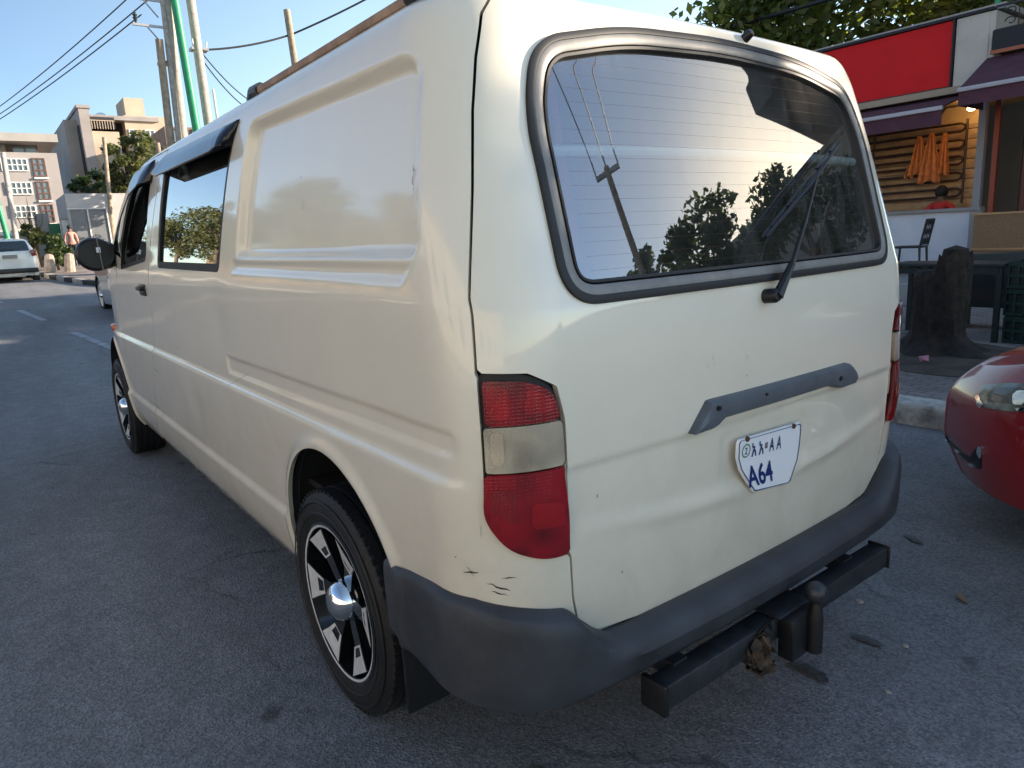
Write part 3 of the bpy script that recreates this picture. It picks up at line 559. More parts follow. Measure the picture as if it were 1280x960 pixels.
pF,dF=pole('power_pole','leaning pole with a three-pin crossarm behind the photographer',(-11.2,-10.0,.1),(-11.9,-10.9,9.3),.14,.10,M_wood)
c=MB(); c.box(dF+Vector((0,0,-.15)),(.9,.12,.12),Matrix.Rotation(R_(-40),4,'Z')); 
for s_ in (-1,0,1): c.tube([dF+Vector((.33*s_,-.27*s_,-.1)),dF+Vector((.33*s_,-.27*s_,.35))],.03,6)
c.build('crossarm',M_galv,pF)
M_wire=mat('black_cable',(.012,.012,.012),.6)
def wire(label,a,b,sag,r=.02,group=None,n=24,name='power_line'):
    a=Vector(a);b=Vector(b); mb=MB(); mb.tube([a.lerp(b,t)-Vector((0,0,sag*4*t*(1-t))) for t in np.linspace(0,1,n)],r,5); return tag(mb.build(name,M_wire),label,'wire',group)
WG='overhead wires crossing the sky at the left'
for i,(z,y,lab) in enumerate([(9.9,-4.35,'top thin wire running down left from the pole cluster'),(9.6,-4.6,'middle thin wire running down left from the pole cluster'),(9.05,-4.25,'lowest thin wire running down left from the pole cluster')]):
    wire(lab,(25,y,z),(75,4.6+i*.6,9.9-.5*i),.8,.022,WG)
wire('thick twisted cable between the rightmost clustered pole and the lone pole',(25,-5.9,8.15),(25,-9.3,9.05),.12,.035); wire('thick twisted cable rising right from the lone pole over the van',(25,-9.3,9.05),(22,-16.5,13.2),.25,.035)
wire('upper slack service wire dropping right from the rightmost pole',(25,-6.0,8.05),(30,-9.9,7.3),.35,.022); wire('lower slack service wire dropping right from the rightmost pole',(25,-6.0,7.8),(30,-9.6,7.0),.35,.022)
for i in range(3): wire(['left','middle','right'][i]+' wire running overhead from the leaning pole behind the photographer',pF.location+dF+Vector((.33*(i-1),-.27*(i-1),.35)),(12+.8*i,14-.5*i,12),.5,.018,'wires from the leaning pole')
wire('high cable crossing in front of the tree tops at upper right',(1.0,-13.5,5.9),(14,-14.0,6.3),.2,.05)

# ================================================================ STREET WALL ACROSS THE ROAD, TOWER BEHIND
fw=thing('roadside_wall','long brown stone wall across the street, under the feathery trees','wall',(20,16.2,0)); mb=MB()
for i in range(14):
    x=8+i*4; mb.box((x-20,0,gz(x)+1.1),(4.02,.3,2.5))
mb.build('wall_panel',mat('brown_stone',(.24,.17,.11),.9,var=.35,vscale=2.5,bump=.5,bscale=6),fw)
ab=thing('bounce_house_row','unseen two-storey house row across the street, added to bounce warm light','building',(-6,20,0)); part('wall',mat('cream_render',(.50,.46,.40),.9,var=.1,vscale=.5),ab,((-7,20.5,3.6),(38,7,7.2))); part('roof_slab',M_conc,ab,((-7,20.5,7.3),(38.4,7.4,.2)))  # unseen houses added to bounce warm light onto the van side
for k in range(9):
    for q in range(2): part('window',M_wingl,ab,((-23+4*k,16.98,2.1+3*q),(1.4,.06,1.3)))
ft=thing('apartment_house','buff apartment house behind the far trees across the street','building',(34,27,0)); part('wall',M_tan,ft,((40,27,2.9),(20,10,5.8))); part('roof_slab',M_conc,ft,((40,27,5.9),(20.6,10.6,.3)))
mb=MB()
for k in range(7):
    for q in range(2): mb=MB(); mb.box((-2.5+2.8*k,-5.03,1.9+1.9*q),(1.3,.08,1.2)); mb.build('window',M_wingl,ft,False)
dk=thing('dark_tower','tall dark grey building behind the cafe row, seen in the rear window','building',(-4.8,-19,0)); M_dt=mat('dark_cladding',(.085,.085,.09),.7,var=.15,vscale=.7)
part('wall',M_dt,dk,((-2.0,-19.2,4.1),(2.4,10.2,8.2))); part('upper_floors',M_dt,dk,((-4.1,-19.2,11.7),(6.6,10.4,7.2))); part('pillar',M_conc,dk,((-7.0,-23.5,4.1),(.5,.5,8.1)))
for q in range(2,4):
    for k in range(3): part('window',M_wingl,dk,((-6.2+2.1*k,-13.98,3.2+3.1*q),(1.5,.06,1.5)))
row=thing('shop_row','low plain shop row continuing past the cafe','building',(7,-12.8,0)); part('wall',M_conc,row,((8.9,-13.2,1.9),(6.2,4.4,3.8))); part('roof_slab',M_conc,row,((8.9,-13.2,3.85),(6.4,4.6,.1))); part('shutter',M_zinc,row,((7.6,-10.97,1.6),(2.4,.06,2.5))); part('shutter',M_zinc,row,((10.3,-10.97,1.6),(2.4,.06,2.5)))
row2=thing('sun_blocker','unseen grey block by the dark tower, added to keep sun off the van','building',(-14,-20,0)); part('wall',M_conc,row2,((-11.7,-22,3.8),(16.4,6,7.6))); part('roof_slab',M_conc,row2,((-11.8,-22,7.68),(16.8,6.3,.16)))  # unseen block added to keep direct sun off the van
# ================================================================ THE VAN
van=thing('van','cream panel van with grey bumper, black alloy wheels and tow bar, filling the foreground','van')
P0,A0=shell_grid()
X,Y,Z=P0[...,0],P0[...,1],P0[...,2]; AY=np.abs(Y); AA=np.abs(A0)
NN=gnormal(P0); NH=NN
side=(AA>np.interp(Z,[1.106,1.25,1.45,1.60,1.70,1.80,1.87],[.872,.862,.812,.777,.747,.712,.67]))&(X<4.2)
aS=.862                                           # arc coordinate of the seam at the corner
WBX=3.652; RW=.337
# --- relief of the sheet metal
D=np.zeros_like(X)
rec_poly=rpoly([(-.575,1.728),(.475,1.752),(.585,1.335),(-.612,1.325)],[.07,.06,.05,.05])
s=pdist(X,Z,rec_poly); D-=np.where(side,.026*sstep(s,-.005,.028),0)
shelf=rpoly([(-.60,1.325),(.63,1.335),(.66,1.29),(-.55,1.275)],.02); s=pdist(X,Z,shelf); D-=np.where(side,.010*sstep(s,-.004,.02),0)
D-=np.where(side,.014*sstep(Z,.870,.894)*(1-sstep(Z,1.05,1.25)),0)*(sstep(AA,.86,1.0))
D+=np.where(side,.014*(1-sstep(Z,.495,.525)),0)*sstep(np.hypot(X+.045,Z-.43),.38,.42)
tr=rpoly([(-.70,.985),(.855,.985),(.845,.922),(-.70,.932)],.02); s=pdist(X,Z,tr); D-=np.where(side,.007*sstep(s,-.003,.009),0)
for cx in (-.045,WBX-.03):
    rr=np.hypot(X-cx,Z-.43); D+=np.where(side,.012*np.exp(-((rr-.392)/.022)**2),0)
rear=(AA<.80)
D-=np.where(rear,.006*sstep(.895-Z,0,.008)*(sstep(Z,.70,.755))*(1-sstep(AA,.66,.70)),0)      # sunken band below the fold line
D+=np.where(rear,.006*np.exp(-((Z-.715-.03*np.clip((AA-.3)/.3,0,1)+.02*np.exp(-(A0/.25)**2))/.022)**2)*(1-sstep(AA,.62,.69)),0)
pr=rpoly([(.21,.875),(-.19,.86),(-.19,.70),(.05,.655),(.20,.72)],.05); s=pdist(A0,Z,pr); D-=np.where(rear,.006*sstep(s,-.01,.03),0)
# dents
for (a,z,r,d) in ((.70,1.56,.05,.004),(.62,1.62,.03,.003),(.3,1.02,.09,.002)): D-=np.where(AA<.9,d*np.exp(-((A0-a)**2+(Z-z)**2)/r**2),0)
for (x,z,r,d) in ((.9,1.12,.12,.004),(-.3,1.05,.14,.003),(1.4,.72,.1,.003)): D-=np.where(side&(Y>0),d*np.exp(-((X-x)**2+(Z-z)**2)/r**2),0)
PD=P0+NH*D[...,None]

# --- outlines (measured)
win_out=rpoly([(-.655,1.225),(.655,1.225),(.652,1.60),(.60,1.74),(.35,1.79),(0,1.803),(-.35,1.79),(-.60,1.74),(-.652,1.60)],[.085,.085,.1,.08,.1,.1,.1,.08,.1])
S_wo=pdist(A0,Z,win_out); S_wi=S_wo-.034
lampL=rpoly([(.859,1.106),(.76,1.100),(.700,1.068),(.686,1.0),(.684,.918),(.692,.895),(.680,.712),(.74,.712),(.82,.745),(.866,.82),(.860,.88),(.859,1.0)],[.006,.05,.03,.03,.01,.01,.01,.05,.04,.03,.03,.02])
S_lamp=pdist(AA,Z,lampL)
# tailgate boundary (arc, z)
tg=[(0,.478),(.45,.476),(.60,.492),(.655,.545),(.668,.60),(.676,.70),(.682,.712),(.684,1.0),(.70,1.068),(.76,1.100),(.859,1.106),(.852,1.25),(.800,1.45),(.765,1.60),(.735,1.70),(.700,1.79),(.66,1.835),(.58,1.852),(0,1.858)]
tgp=[(a,z) for a,z in tg]+[(-a,z) for a,z in tg[::-1][1:-1]]
S_tg=pdist(A0,Z,tgp)
S_tg=np.where(AA>1.1,-9,S_tg)
ws=rpoly([(.7,1.22),(.66,1.82),(-.66,1.82),(-.7,1.22)],.08)
frontm=(X>2.4)&(AY<.80); S_ws=np.where(frontm,pdist(Y,Z,ws),-9)
swin=rpoly([(1.665,1.765),(.62,1.745),(.788,1.290),(1.826,1.303)],.035); S_sw=np.where(side,pdist(X,Z,swin),-9)
fwin=rpoly([(1.955,1.75),(2.08,1.335),(2.88,1.288),(2.80,1.42),(2.42,1.735)],[.03,.05,.04,.04,.05]); S_fw=np.where(side,pdist(X,Z,fwin),-9)
door=[(1.70,1.82),(1.84,1.60),(2.055,1.263),(2.13,1.06),(2.20,.869),(2.327,.679),(2.45,.50),(2.499,.417),(2.53,.335),(3.02,.335),(3.14,.55),(3.10,.86),(3.05,1.20),(2.98,1.30),(2.50,1.79),(2.40,1.83)]
door=rpoly(door,.03,4); S_dr=np.where(side,pdist(X,Z,door),-9)
arch=np.minimum(np.hypot(X+.045,Z-.43)-.385, np.hypot(X-WBX+.03,Z-.43)-.385); arch=np.where(AA>.86,arch,9)
slide_r=np.where(side&(Y<0),.0,9)
G=.0028
bodyS=np.minimum.reduce([np.abs(S_tg)-G+0*X, arch, -S_lamp+.0, -S_ws, -S_sw, np.abs(S_dr)-G])
GD=.0085
bodyS=np.minimum(bodyS,np.where(X<-.34,Z-.46,9)); bodyS=np.minimum(bodyS,-S_tg-G); bodyS=np.minimum(bodyS,-S_dr-GD)
body=panel('body',PD,NH,bodyS,0,M_cream,van,thick=.016)
tailgate=panel('tailgate',PD,NH,np.minimum.reduce([S_tg-G,-S_lamp-.002,-(S_wo-.012)]),0,M_cream,van,thick=.016)
tag(tailgate,'cream tailgate with scratches and a sunken number plate recess')
for sg,lab in ((1,'front left door with its window and black handle'),(-1,'front right door')):
    sm=np.where(Y*sg>0,9,-9); d=panel('front_door',PD,NH,np.minimum.reduce([S_dr-.001,-S_fw,arch,sm]),0,M_cream,van,thick=.016)
    if sg>0: dL=d
    else: dR=d
    g=panel('window',P0,NH,np.minimum(S_fw+.004,sm),-.012,M_glasss,d)
    panel('window_seal',P0,NH,np.minimum(np.minimum(S_fw+.003,.022-S_fw),sm),-.004,M_seal,d,thick=.006)
    g=panel('side_window',P0,NH,np.minimum(S_sw+.004,sm),-.012,M_glasss,van)
    fr=panel('frame',P0,NH,np.minimum(np.minimum(S_sw+.003,.030-S_sw),sm),-.003,M_seal,g,thick=.008)
tag(dL,'front left door with dark window')
wsg=panel('windscreen',P0,NH,S_ws+.004,-.010,M_glassc,van)
# rear screen: rubber + grey trim band + glass
rw=panel('rear_window',P0,NH,S_wi+.012,-.006,M_glassr,tailgate)
RINGS=(('rubber_seal',[(-.008,-.004),(-.007,.008),(.002,.011),(.008,.010),(.009,.0)],M_seal),('window_trim',[(.008,.002),(.009,.009),(.014,.010),(.026,.008),(.030,.006),(.031,-.004)],M_trim),('inner_seal',[(.032,-.004),(.034,.007),(.040,.006),(.043,-.008)],M_seal))
# black liner just under the skin so the shut lines read dark
S_lin=np.minimum.reduce([arch-.004,np.where(X<-.34,Z-.42,9),-S_wi+.01,-S_sw,-S_fw,-S_ws])
panel('inner_lining',P0,NH,S_lin,-.030,M_dark,van)

# --- surface lookup by (arc, z)
zl=P0[:,0,2]
def surf(a,z,off=0):
    i=int(np.clip(np.searchsorted(zl,z)-1,0,len(zl)-2)); t=(z-zl[i])/(zl[i+1]-zl[i]); r=[];rn=[]
    for k in (i,i+1):
        aa=A0[k][::-1]; r.append([np.interp(a,aa,PD[k,::-1,c]) for c in range(3)]); rn.append([np.interp(a,aa,NH[k,::-1,c]) for c in range(3)])
    p=np.array(r[0])*(1-t)+np.array(r[1])*t; n=np.array(rn[0])*(1-t)+np.array(rn[1])*t; n/=np.linalg.norm(n)
    return Vector(p+n*off), Vector(n)
def surfx(x,z,off=0,sg=1):          # side, by x
    i=int(np.clip(np.searchsorted(zl,z)-1,0,len(zl)-2)); m=(A0[i]*sg>.86)&(X[i]<4.2); xs=X[i][m]; o=np.argsort(xs)
    return Vector([x,np.interp(x,xs[o],PD[i][m][o][:,1])+off*sg,z])

def offset_poly(poly,d):
    p=np.array(poly); t=np.roll(p,-1,0)-np.roll(p,1,0); t/=np.linalg.norm(t,axis=1)[:,None]+1e-9; n=np.stack([-t[:,1],t[:,0]],1); return p+n*d
def dens(poly,step=.03):
    out=[]
    for i,p in enumerate(poly):
        q=poly[(i+1)%len(poly)]; n=max(1,int(math.ceil(math.dist(p,q)/step)))
        for k in range(n): out.append((p[0]+(q[0]-p[0])*k/n,p[1]+(q[1]-p[1])*k/n))
    return out
wd_=dens(rpoly([(-.655,1.225),(.655,1.225),(.652,1.60),(.60,1.74),(.35,1.79),(0,1.803),(-.35,1.79),(-.60,1.74),(-.652,1.60)],[.085,.085,.1,.08,.1,.1,.1,.08,.1],12))
for nm,prof,mt in RINGS:
    vs=[];fs=[]; k=len(wd_); m=len(prof)
    for ins,off in prof: vs+=[surf(a,z,off)[0] for a,z in offset_poly(wd_,ins)]
    for r_ in range(m-1):
        for i in range(k): fs.append((r_*k+i,r_*k+(i+1)%k,(r_+1)*k+(i+1)%k,(r_+1)*k+i)[::-1])
    link(nm,vs,fs,mt,tailgate,True,50)
# --- tail lamps
for sg in (1,-1):
    sm=np.where(A0*sg>0,9,-9)
    t=panel('tail_lamp',PD,NH,np.minimum(S_lamp+.001,sm),-.010,M_seal,van); tag(t,'left tail lamp of red, clear and red lenses' if sg>0 else 'right tail lamp, half hidden by the rear corner')
    z12=1.003+.0*AA; z23=.908+0*AA
    bul=.007+.006*np.exp(-((Z-.80)/.07)**2)
    r1=np.minimum.reduce([S_lamp-.011,Z-z12-.0015,sm]); r2=np.minimum.reduce([S_lamp-.007,z12-.0015-Z,Z-z23-.0015,sm]); r3=np.minimum.reduce([S_lamp-.003,z23-.0015-Z,sm])
    panel('brake_lens',PD,NH,r1,bul,M_red,t,thick=.014); panel('reversing_lens',PD,NH,r2,bul-.001,M_clear,t,thick=.014); panel('indicator_lens',PD,NH,r3,bul,M_red,t,thick=.014)
    for nm,pl_,mt_ in (('reflector',[(.700,.785),(.770,.79),(.770,.845),(.700,.835)],M_redb),('reflector',[(.712,1.022),(.775,1.022),(.765,1.076),(.716,1.052)],M_redb),('lens_facet',[(.800,1.018),(.842,1.018),(.842,1.085),(.800,1.082)],M_redb),('lens_facet',[(.815,.925),(.840,.925),(.840,.995),(.815,.995)],M_warmlens),('reflector',[(.795,.80),(.845,.83),(.845,.88),(.795,.87)],M_redd)):  # lens facets in lighter and darker colours
        panel(nm,PD,NH,np.minimum(pdist(AA,Z,rpoly(pl_,.012)),sm),bul+.0008,mt_,t)
# --- heater wires, wide pale line and red tape on the rear screen
mb=MB()
for k in range(17):
    z=1.285+k*.0285; am=.575 if z<1.62 else .575-(z-1.62)*.9
    mb.tube([surf(a,z,-.0065+D[0,0])[0] for a in np.linspace(-am,am,30)],.0007,4)
mb.build('heater_wires',M_rust,rw)
mb=MB(); mb.tube([surf(a,1.528+.010*math.cos(a*2.4),-.020)[0] for a in np.linspace(-.60,.60,40)],.013,8); mb.build('reflected_line',M_pale,rw)  # pale tube standing in for a line reflected in the glass
mb=MB()
for i in range(16):
    z0=1.31+i*.0265; 
    q=[surf(a,z,-.016)[0] for a,z in ((.604-.034*i/16,z0),(.582-.034*i/16,z0),(.582-.034*(i+1)/16,z0+.0265),(.604-.034*(i+1)/16,z0+.0265))]; mb.add(q,[(0,1,2,3)])
mb.build('tape_strip',M_redtape,rw)

# --- generic raised plate on the rear surface, from (arc,z) outline
def rear_plate(name, poly, off, th, mt, parent, n=1, flat=False, bev=.004):
    c=np.mean(np.array(poly),0); vs=[];fs=[]; k=len(poly)
    rings=[(1,0),(1,th-bev),(None,th)]
    for s_,o_ in rings:
        for a,z in poly:
            if s_ is None: v=np.array([a,z])-c; L=np.linalg.norm(v); q=c+v*(1-bev/L)
            else: q=(a,z)
            vs.append(surf(q[0],q[1],off+o_)[0])
    for r in range(2):
        for i in range(k): fs.append((r*k+i,r*k+(i+1)%k,(r+1)*k+(i+1)%k,(r+1)*k+i))
    bm=bmesh.new(); bv=[bm.verts.new(v) for v in vs]
    for f in fs: bm.faces.new([bv[i] for i in f])
    bm.faces.new(bv[2*k:]); bmesh.ops.triangulate(bm,faces=[f for f in bm.faces if len(f.verts)>4]); bmesh.ops.recalc_face_normals(bm,faces=bm.faces)
    me=bpy.data.meshes.new(name); bm.to_mesh(me); bm.free(); o=bpy.data.objects.new(name,me); COL.objects.link(o); me.materials.append(mt); o.parent=parent
    me.polygons.foreach_set('use_smooth',[True]*len(me.polygons)); me.set_sharp_from_angle(angle=R_(30)); return o
h=MB()
# closed bar: two long strips so the bowed surface is followed
top=lambda a: float(np.interp(a,[-.404,-.375,.262,.325],[.93,.958,.965,.898])); bot=lambda a: float(np.interp(a,[-.404,-.36,-.33,-.258,.212,.245,.30,.325],[.889,.887,.889,.909,.912,.892,.893,.897]))
vs=[];fs=[]; aa=np.linspace(-.404,.325,60)
for a in aa:
    t_,b_=top(a),bot(a); hgt=t_-b_
    for u,o_ in ((0,-.004),(.02,.012),(.12,.020),(.5,.025),(.85,.021),(.97,.012),(1,-.004)):
        vs.append(surf(a,b_+hgt*u,o_)[0])
for i in range(59):
    for j in range(6): fs.append((i*7+j,(i+1)*7+j,(i+1)*7+j+1,i*7+j+1)[::-1])
fs.append(tuple(range(7))); fs.append(tuple(59*7+j for j in range(7))[::-1])
h.add(vs,fs); ho=h.build('handle',M_handle,tailgate,sharp=30)
kb=MB()
for a,z,r in ((.245,.945,.006),(.06,.945,.0035),(-.30,.925,.007)):
    p,n=surf(a,z,.0245); M=basis(p,n.orthogonal(),n.cross(n.orthogonal())); kb.lathe([(0,0.003),(r,.003),(r,-.004)],12,M)
kb.build('keyhole',M_black,ho)
# --- number plate (a flat sheet of metal)
_pc,_pn=surf(.015,.76,0); _pn=_pn.normalized(); _pu=(surf(-.1,.76)[0]-surf(.13,.76)[0]).normalized(); _pu=(_pu-_pn*_pu.dot(_pn)).normalized(); _pw=_pn.cross(_pu)*-1
if _pw.z<0: _pw=-_pw
def surf_flat(a,z,off=0): return _pc+_pu*(.015-a)+_pw*(z-.76)+_pn*(off+.004), _pn
_surf=surf; surf=surf_flat
pl=[(.152,.846),(.158,.838),(.157,.800),(.142,.765),(.080,.690),(.070,.686),(-.085,.669),(-.094,.673),(-.122,.730),(-.127,.775),(-.126,.828),(-.119,.835)]
plate=rear_plate('number_plate',pl,.012,.006,M_white,tailgate); 
def ring(name,poly,d0,w,off,mt,parent):
    c=np.mean(np.array(poly),0); k=len(poly); mb=MB(); pts=[]
    for s in (d0,d0+w):
        for p in poly:
            v=np.array(p)-c; L=np.linalg.norm(v); q=c+v*(1-s/L); pts.append(surf(q[0],q[1],off)[0])
    mb.add(pts,[(i,(i+1)%k,k+(i+1)%k,k+i)[::-1] for i in range(k)]); return mb.build(name,mt,parent)
ring('plate_border',pl,.005,.0035,.0190,M_blue,plate)
def text_on(name,s,a0,z0,h,wid,mt,parent,off=.0192,slant=.067,bold=0,shear=0):
    cu=bpy.data.curves.new(name,'FONT'); cu.body=s; cu.size=1; cu.offset=bold; o=bpy.data.objects.new('tmp',cu); COL.objects.link(o)
    bpy.context.view_layer.update(); me=bpy.data.meshes.new_from_object(o.evaluated_get(bpy.context.evaluated_depsgraph_get())); bpy.data.objects.remove(o); bpy.data.curves.remove(cu)
    co=np.array([v.co for v in me.vertices]) if len(me.vertices) else np.zeros((0,3))
    if not len(co): return None
    mn=co.min(0); mx=co.max(0); 
    for v in me.vertices:
        u=(v.co.x-mn[0])/(mx[0]-mn[0]); w=(v.co.y-mn[1])/(mx[1]-mn[1])
        a=a0-u*wid-(1-w)*shear; z=z0+w*h-slant*u*wid; v.co=surf(a,z,off)[0]
    me.name=name; me.materials.append(mt); ob=bpy.data.objects.new(name,me); COL.objects.link(ob); ob.parent=parent; return ob
text_on('plate_lettering','A64',.120,.706,.063,.110,M_blue,plate,bold=.022,shear=.020)
text_on('plate_lettering','\u12a0',.099,.790,.036,.021,M_blue,plate,bold=.015)
text_on('plate_lettering','\u12a0',.068,.788,.036,.021,M_blue,plate,bold=.015)
text_on('plate_lettering','A',.022,.786,.036,.022,M_blue,plate,bold=.015)
text_on('plate_lettering','A',-.010,.784,.036,.022,M_blue,plate,bold=.015)
text_on('plate_lettering','2',.1275,.803,.018,.010,M_blue,plate,bold=.015)
ring('code_circle',[(.1225+.0175*math.cos(t),.812+.0175*math.sin(t)) for t in np.linspace(0,2*math.pi,28)[:-1]],0,.003,.0193,M_green,plate)
mb=MB(); mb.add([surf(a,z,.0192)[0] for a,z in ((.042,.815),(.030,.8145),(.030,.798),(.042,.799))],[(0,1,2,3)]); mb.build('plate_seal',M_trim,plate)
for a,z in ((.120,.842),(-.085,.832)):
    mb=MB(); p,n=surf(a,z,.017); M=basis(p,n.orthogonal(),n.cross(n.orthogonal())); mb.lathe([(0,.006),(.006,.005),(.008,0)],8,M)
    mb.build('plate_screw',M_rust,plate)
surf=_surf
# --- wiper
w=MB(); pv,n=surf(.026,1.183,.0); tip=surf(-.422,1.552,.035)[0]; bl0=surf(.028,1.318,.030)[0]; bl1=surf(-.428,1.560,.030)[0]
M=basis(pv,n.orthogonal(),n.cross(n.orthogonal())); w.lathe([(.0,.038),(.014,.036),(.018,.028),(.018,0)],20,M)
att=bl0.lerp(bl1,.58)+n*.016
wiper=w.build('wiper',M_black,tailgate)
w=MB(); e1=pv+n*.032; e2=e1.lerp(att,.25)+n*.012
w.tube([e1,e2],[.012,.009],8); w.tube([e2,e1.lerp(att,.6)+n*.010,att],[.006,.005,.004],8); w.tube([e1+Vector((0,-.012,-.004)),e1.lerp(att,.3)+Vector((0,-.008,0))+n*.012],[.009,.004],8); w.build('wiper_arm',M_black,wiper)
w=MB(); bd=(bl1-bl0)
for k in range(20):
    a=bl0+bd*(k/20); b=bl0+bd*((k+1)/20); w.tube([a-n*.012,b-n*.012],.0035,5,cap=(k in(0,19)))
w.tube([bl0,bl0.lerp(bl1,.5)+n*.014,bl1],[.004,.006,.004],6)
for t in (.1,.3,.7,.9): w.tube([bl0.lerp(bl1,t)-n*.012,bl0.lerp(bl1,t)+n*.006],.004,6)
w.build('wiper_blade',M_black,wiper)
mb=MB(); p,n2=surf(-.119,1.828,-.002); M=basis(p,n2.orthogonal(),n2.cross(n2.orthogonal())); mb.lathe([(0,.026),(.009,.025),(.012,.018),(.013,0)],16,M); mb.build('washer_nozzle',M_black,tailgate)
# --- scratches on the rear quarter and tailgate
def scratches(name,lst,parent,side=False):
    rr=random.Random(3)
    for (a0,z0,a1,z1,wd) in lst:
        mb=MB()
        f=(lambda a,z:surf(a,z,.0012)[0]) if not side else (lambda x,z:surfx(x,z,.0012))
        n=5; L=[];U=[]
        for i in range(n+1):
            t=i/n; a=a0+(a1-a0)*t+rr.uniform(-1,1)*wd; z=z0+(z1-z0)*t+rr.uniform(-1,1)*wd; w=wd*math.sin(math.pi*(t*.9+.05))*rr.uniform(.5,1.2); L.append(f(a,z-w)); U.append(f(a,z+w))
        mb.add(L+U,[(i,i+1,n+2+i,n+1+i) for i in range(n)])
        mb.build(name,M_dirt,parent)
scratches('scratch',[(.915,.685,.880,.69,.0025),(.905,.700,.888,.68,.0018),(.86,.668,.81,.650,.0022),(.85,.650,.815,.64,.0018),(.83,.68,.80,.683,.0012),(.868,.80,.872,.77,.002),(.93,.72,.935,.715,.002)],body)
scratches('scratch',[(.24,1.07,.23,1.04,.0012),(.255,1.05,.25,1.035,.001),(.11,1.05,.105,1.035,.0016),(.11,1.0,.107,.995,.0018),(.60,.82,.60,.812,.0015),(.655,.52,.645,.515,.0028),(.40,1.30,.40,1.29,.001),(.53,.62,.528,.612,.002)],tailgate)
scratches('scratch',[(-.548,1.515,-.55,1.47,.004),(-.552,1.47,-.553,1.44,.0018),(.85,.87,.60,.95,.0006),(2.22,.78,2.10,.765,.002),(2.46,.545,2.33,.535,.002),(2.49,.45,2.485,.40,.0022),(1.7,.95,1.6,.935,.001),(.05,1.49,.048,1.46,.002),(.07,1.55,.065,1.545,.002)],body,True)
# --- door handles, mirror, indicator
for sg,dd in ((1,dL),(-1,dR)):
    p=surfx(2.235,1.19,.0,sg); mb=MB(); mb.box(p,(.15,.012,.06),bev=.005); mb.box(p+Vector((.01,.014*sg,.008)),(.115,.02,.022),bev=.006); mb.build('door_handle',M_black,dd)
    mi=MB(); c=Vector((3.02,.965*sg,1.385)); mi.ball(c,(.055,.105,.098),24); mi.ball(c+Vector((.02,-.05*sg,-.005)),(.05,.08,.085),20)
    mi.tube([(3.0,.86*sg,1.33),(2.98,.80*sg,1.32)],[.035,.045],10)
    mo=mi.build('door_mirror',M_black,dd); 
    g=MB(); g.lathe([(0,0),(1,0),(1.02,.01)],32,Matrix.Translation((2.962,.965*sg,1.385))@Matrix.Rotation(R_(-90),4,'Y')@Matrix.Diagonal((.080,.092,.4,1))); g.build('mirror_glass',M_chrome if sg<0 else M_black,mo)
    if sg>0:
        s_=MB(); s_.box((2.945,.955,1.41),(.003,.022,.030)); s_.build('sticker',M_white,mo)
        s_=MB(); s_.tube([(2.952,.955,1.50),(2.944,.950,1.385),(2.952,.945,1.29)],.0035,5); s_.build('mirror_tape',M_trim,mo)
    mb=MB(); q=surfx(3.74,.885,0,sg); mb.box(q,(.12,.045,.05),bev=.012); mb.build('side_indicator',M_amber,van)
# --- rain visors
def visor(parent,top,bot,n=24,drop=.045):
    vs=[];fs=[]
    for i in range(n+1):
        t=i/n; tx,tz=np.array(top[0])*(1-t)+np.array(top[1])*t; 
        if len(top)>2: tx=np.interp(t,np.linspace(0,1,len(top)),[p[0] for p in top]); tz=np.interp(t,np.linspace(0,1,len(top)),[p[1] for p in top])
        bx=np.interp(t,np.linspace(0,1,len(bot)),[p[0] for p in bot]); bz=np.interp(t,np.linspace(0,1,len(bot)),[p[1] for p in bot])
        e=min(1,min(t,1-t)*n/1.5)
        for u,o_ in ((0,.002),(.12,.014),(.5,.5*drop+.01),(.9,drop),(1,drop+.001)):
            vs.append(surfx(tx+(bx-tx)*u,tz+(bz-tz)*u,.004+o_*e))
    for i in range(n):
        for j in range(4): fs.append((i*5+j,i*5+j+1,(i+1)*5+j+1,(i+1)*5+j))
    o=link('rain_visor',vs,fs,M_visor,parent); m=o.modifiers.new('t','SOLIDIFY'); m.thickness=.003; return o
visor(van,[(1.70,1.795),(.58,1.777)],[(1.74,1.722),(1.6,1.695),(.72,1.690),(.635,1.700)])
visor(dL,[(1.90,1.80),(2.35,1.79),(2.62,1.66),(2.86,1.44)],[(1.93,1.70),(2.22,1.66),(2.50,1.53),(2.78,1.36)])
# --- roof rails
for sg in (1,-1):
    f=lambda x: float(np.interp(x,[-.50,.7,1.6],[1.86,1.885,1.88]))
    rb=MB(); rb.box((.10,.71*sg,1.875),(1.02,.028,.022),bev=.006); r0=rb.build('roof_rail',mat('tan_rail_board',(.30,.20,.14),.7,var=.3,vscale=12),van)
    rb=MB()
    for x0,x1 in ((-.52,-.40),(.60,.74)): rb.tube([(x0 if x0<0 else x1,.71*sg,1.835),((x0+x1)/2,.71*sg,1.880),(x1 if x0<0 else x0,.71*sg,1.878)],[.014,.022,.022],10)
    rb.build('rail_mount',M_black,r0)
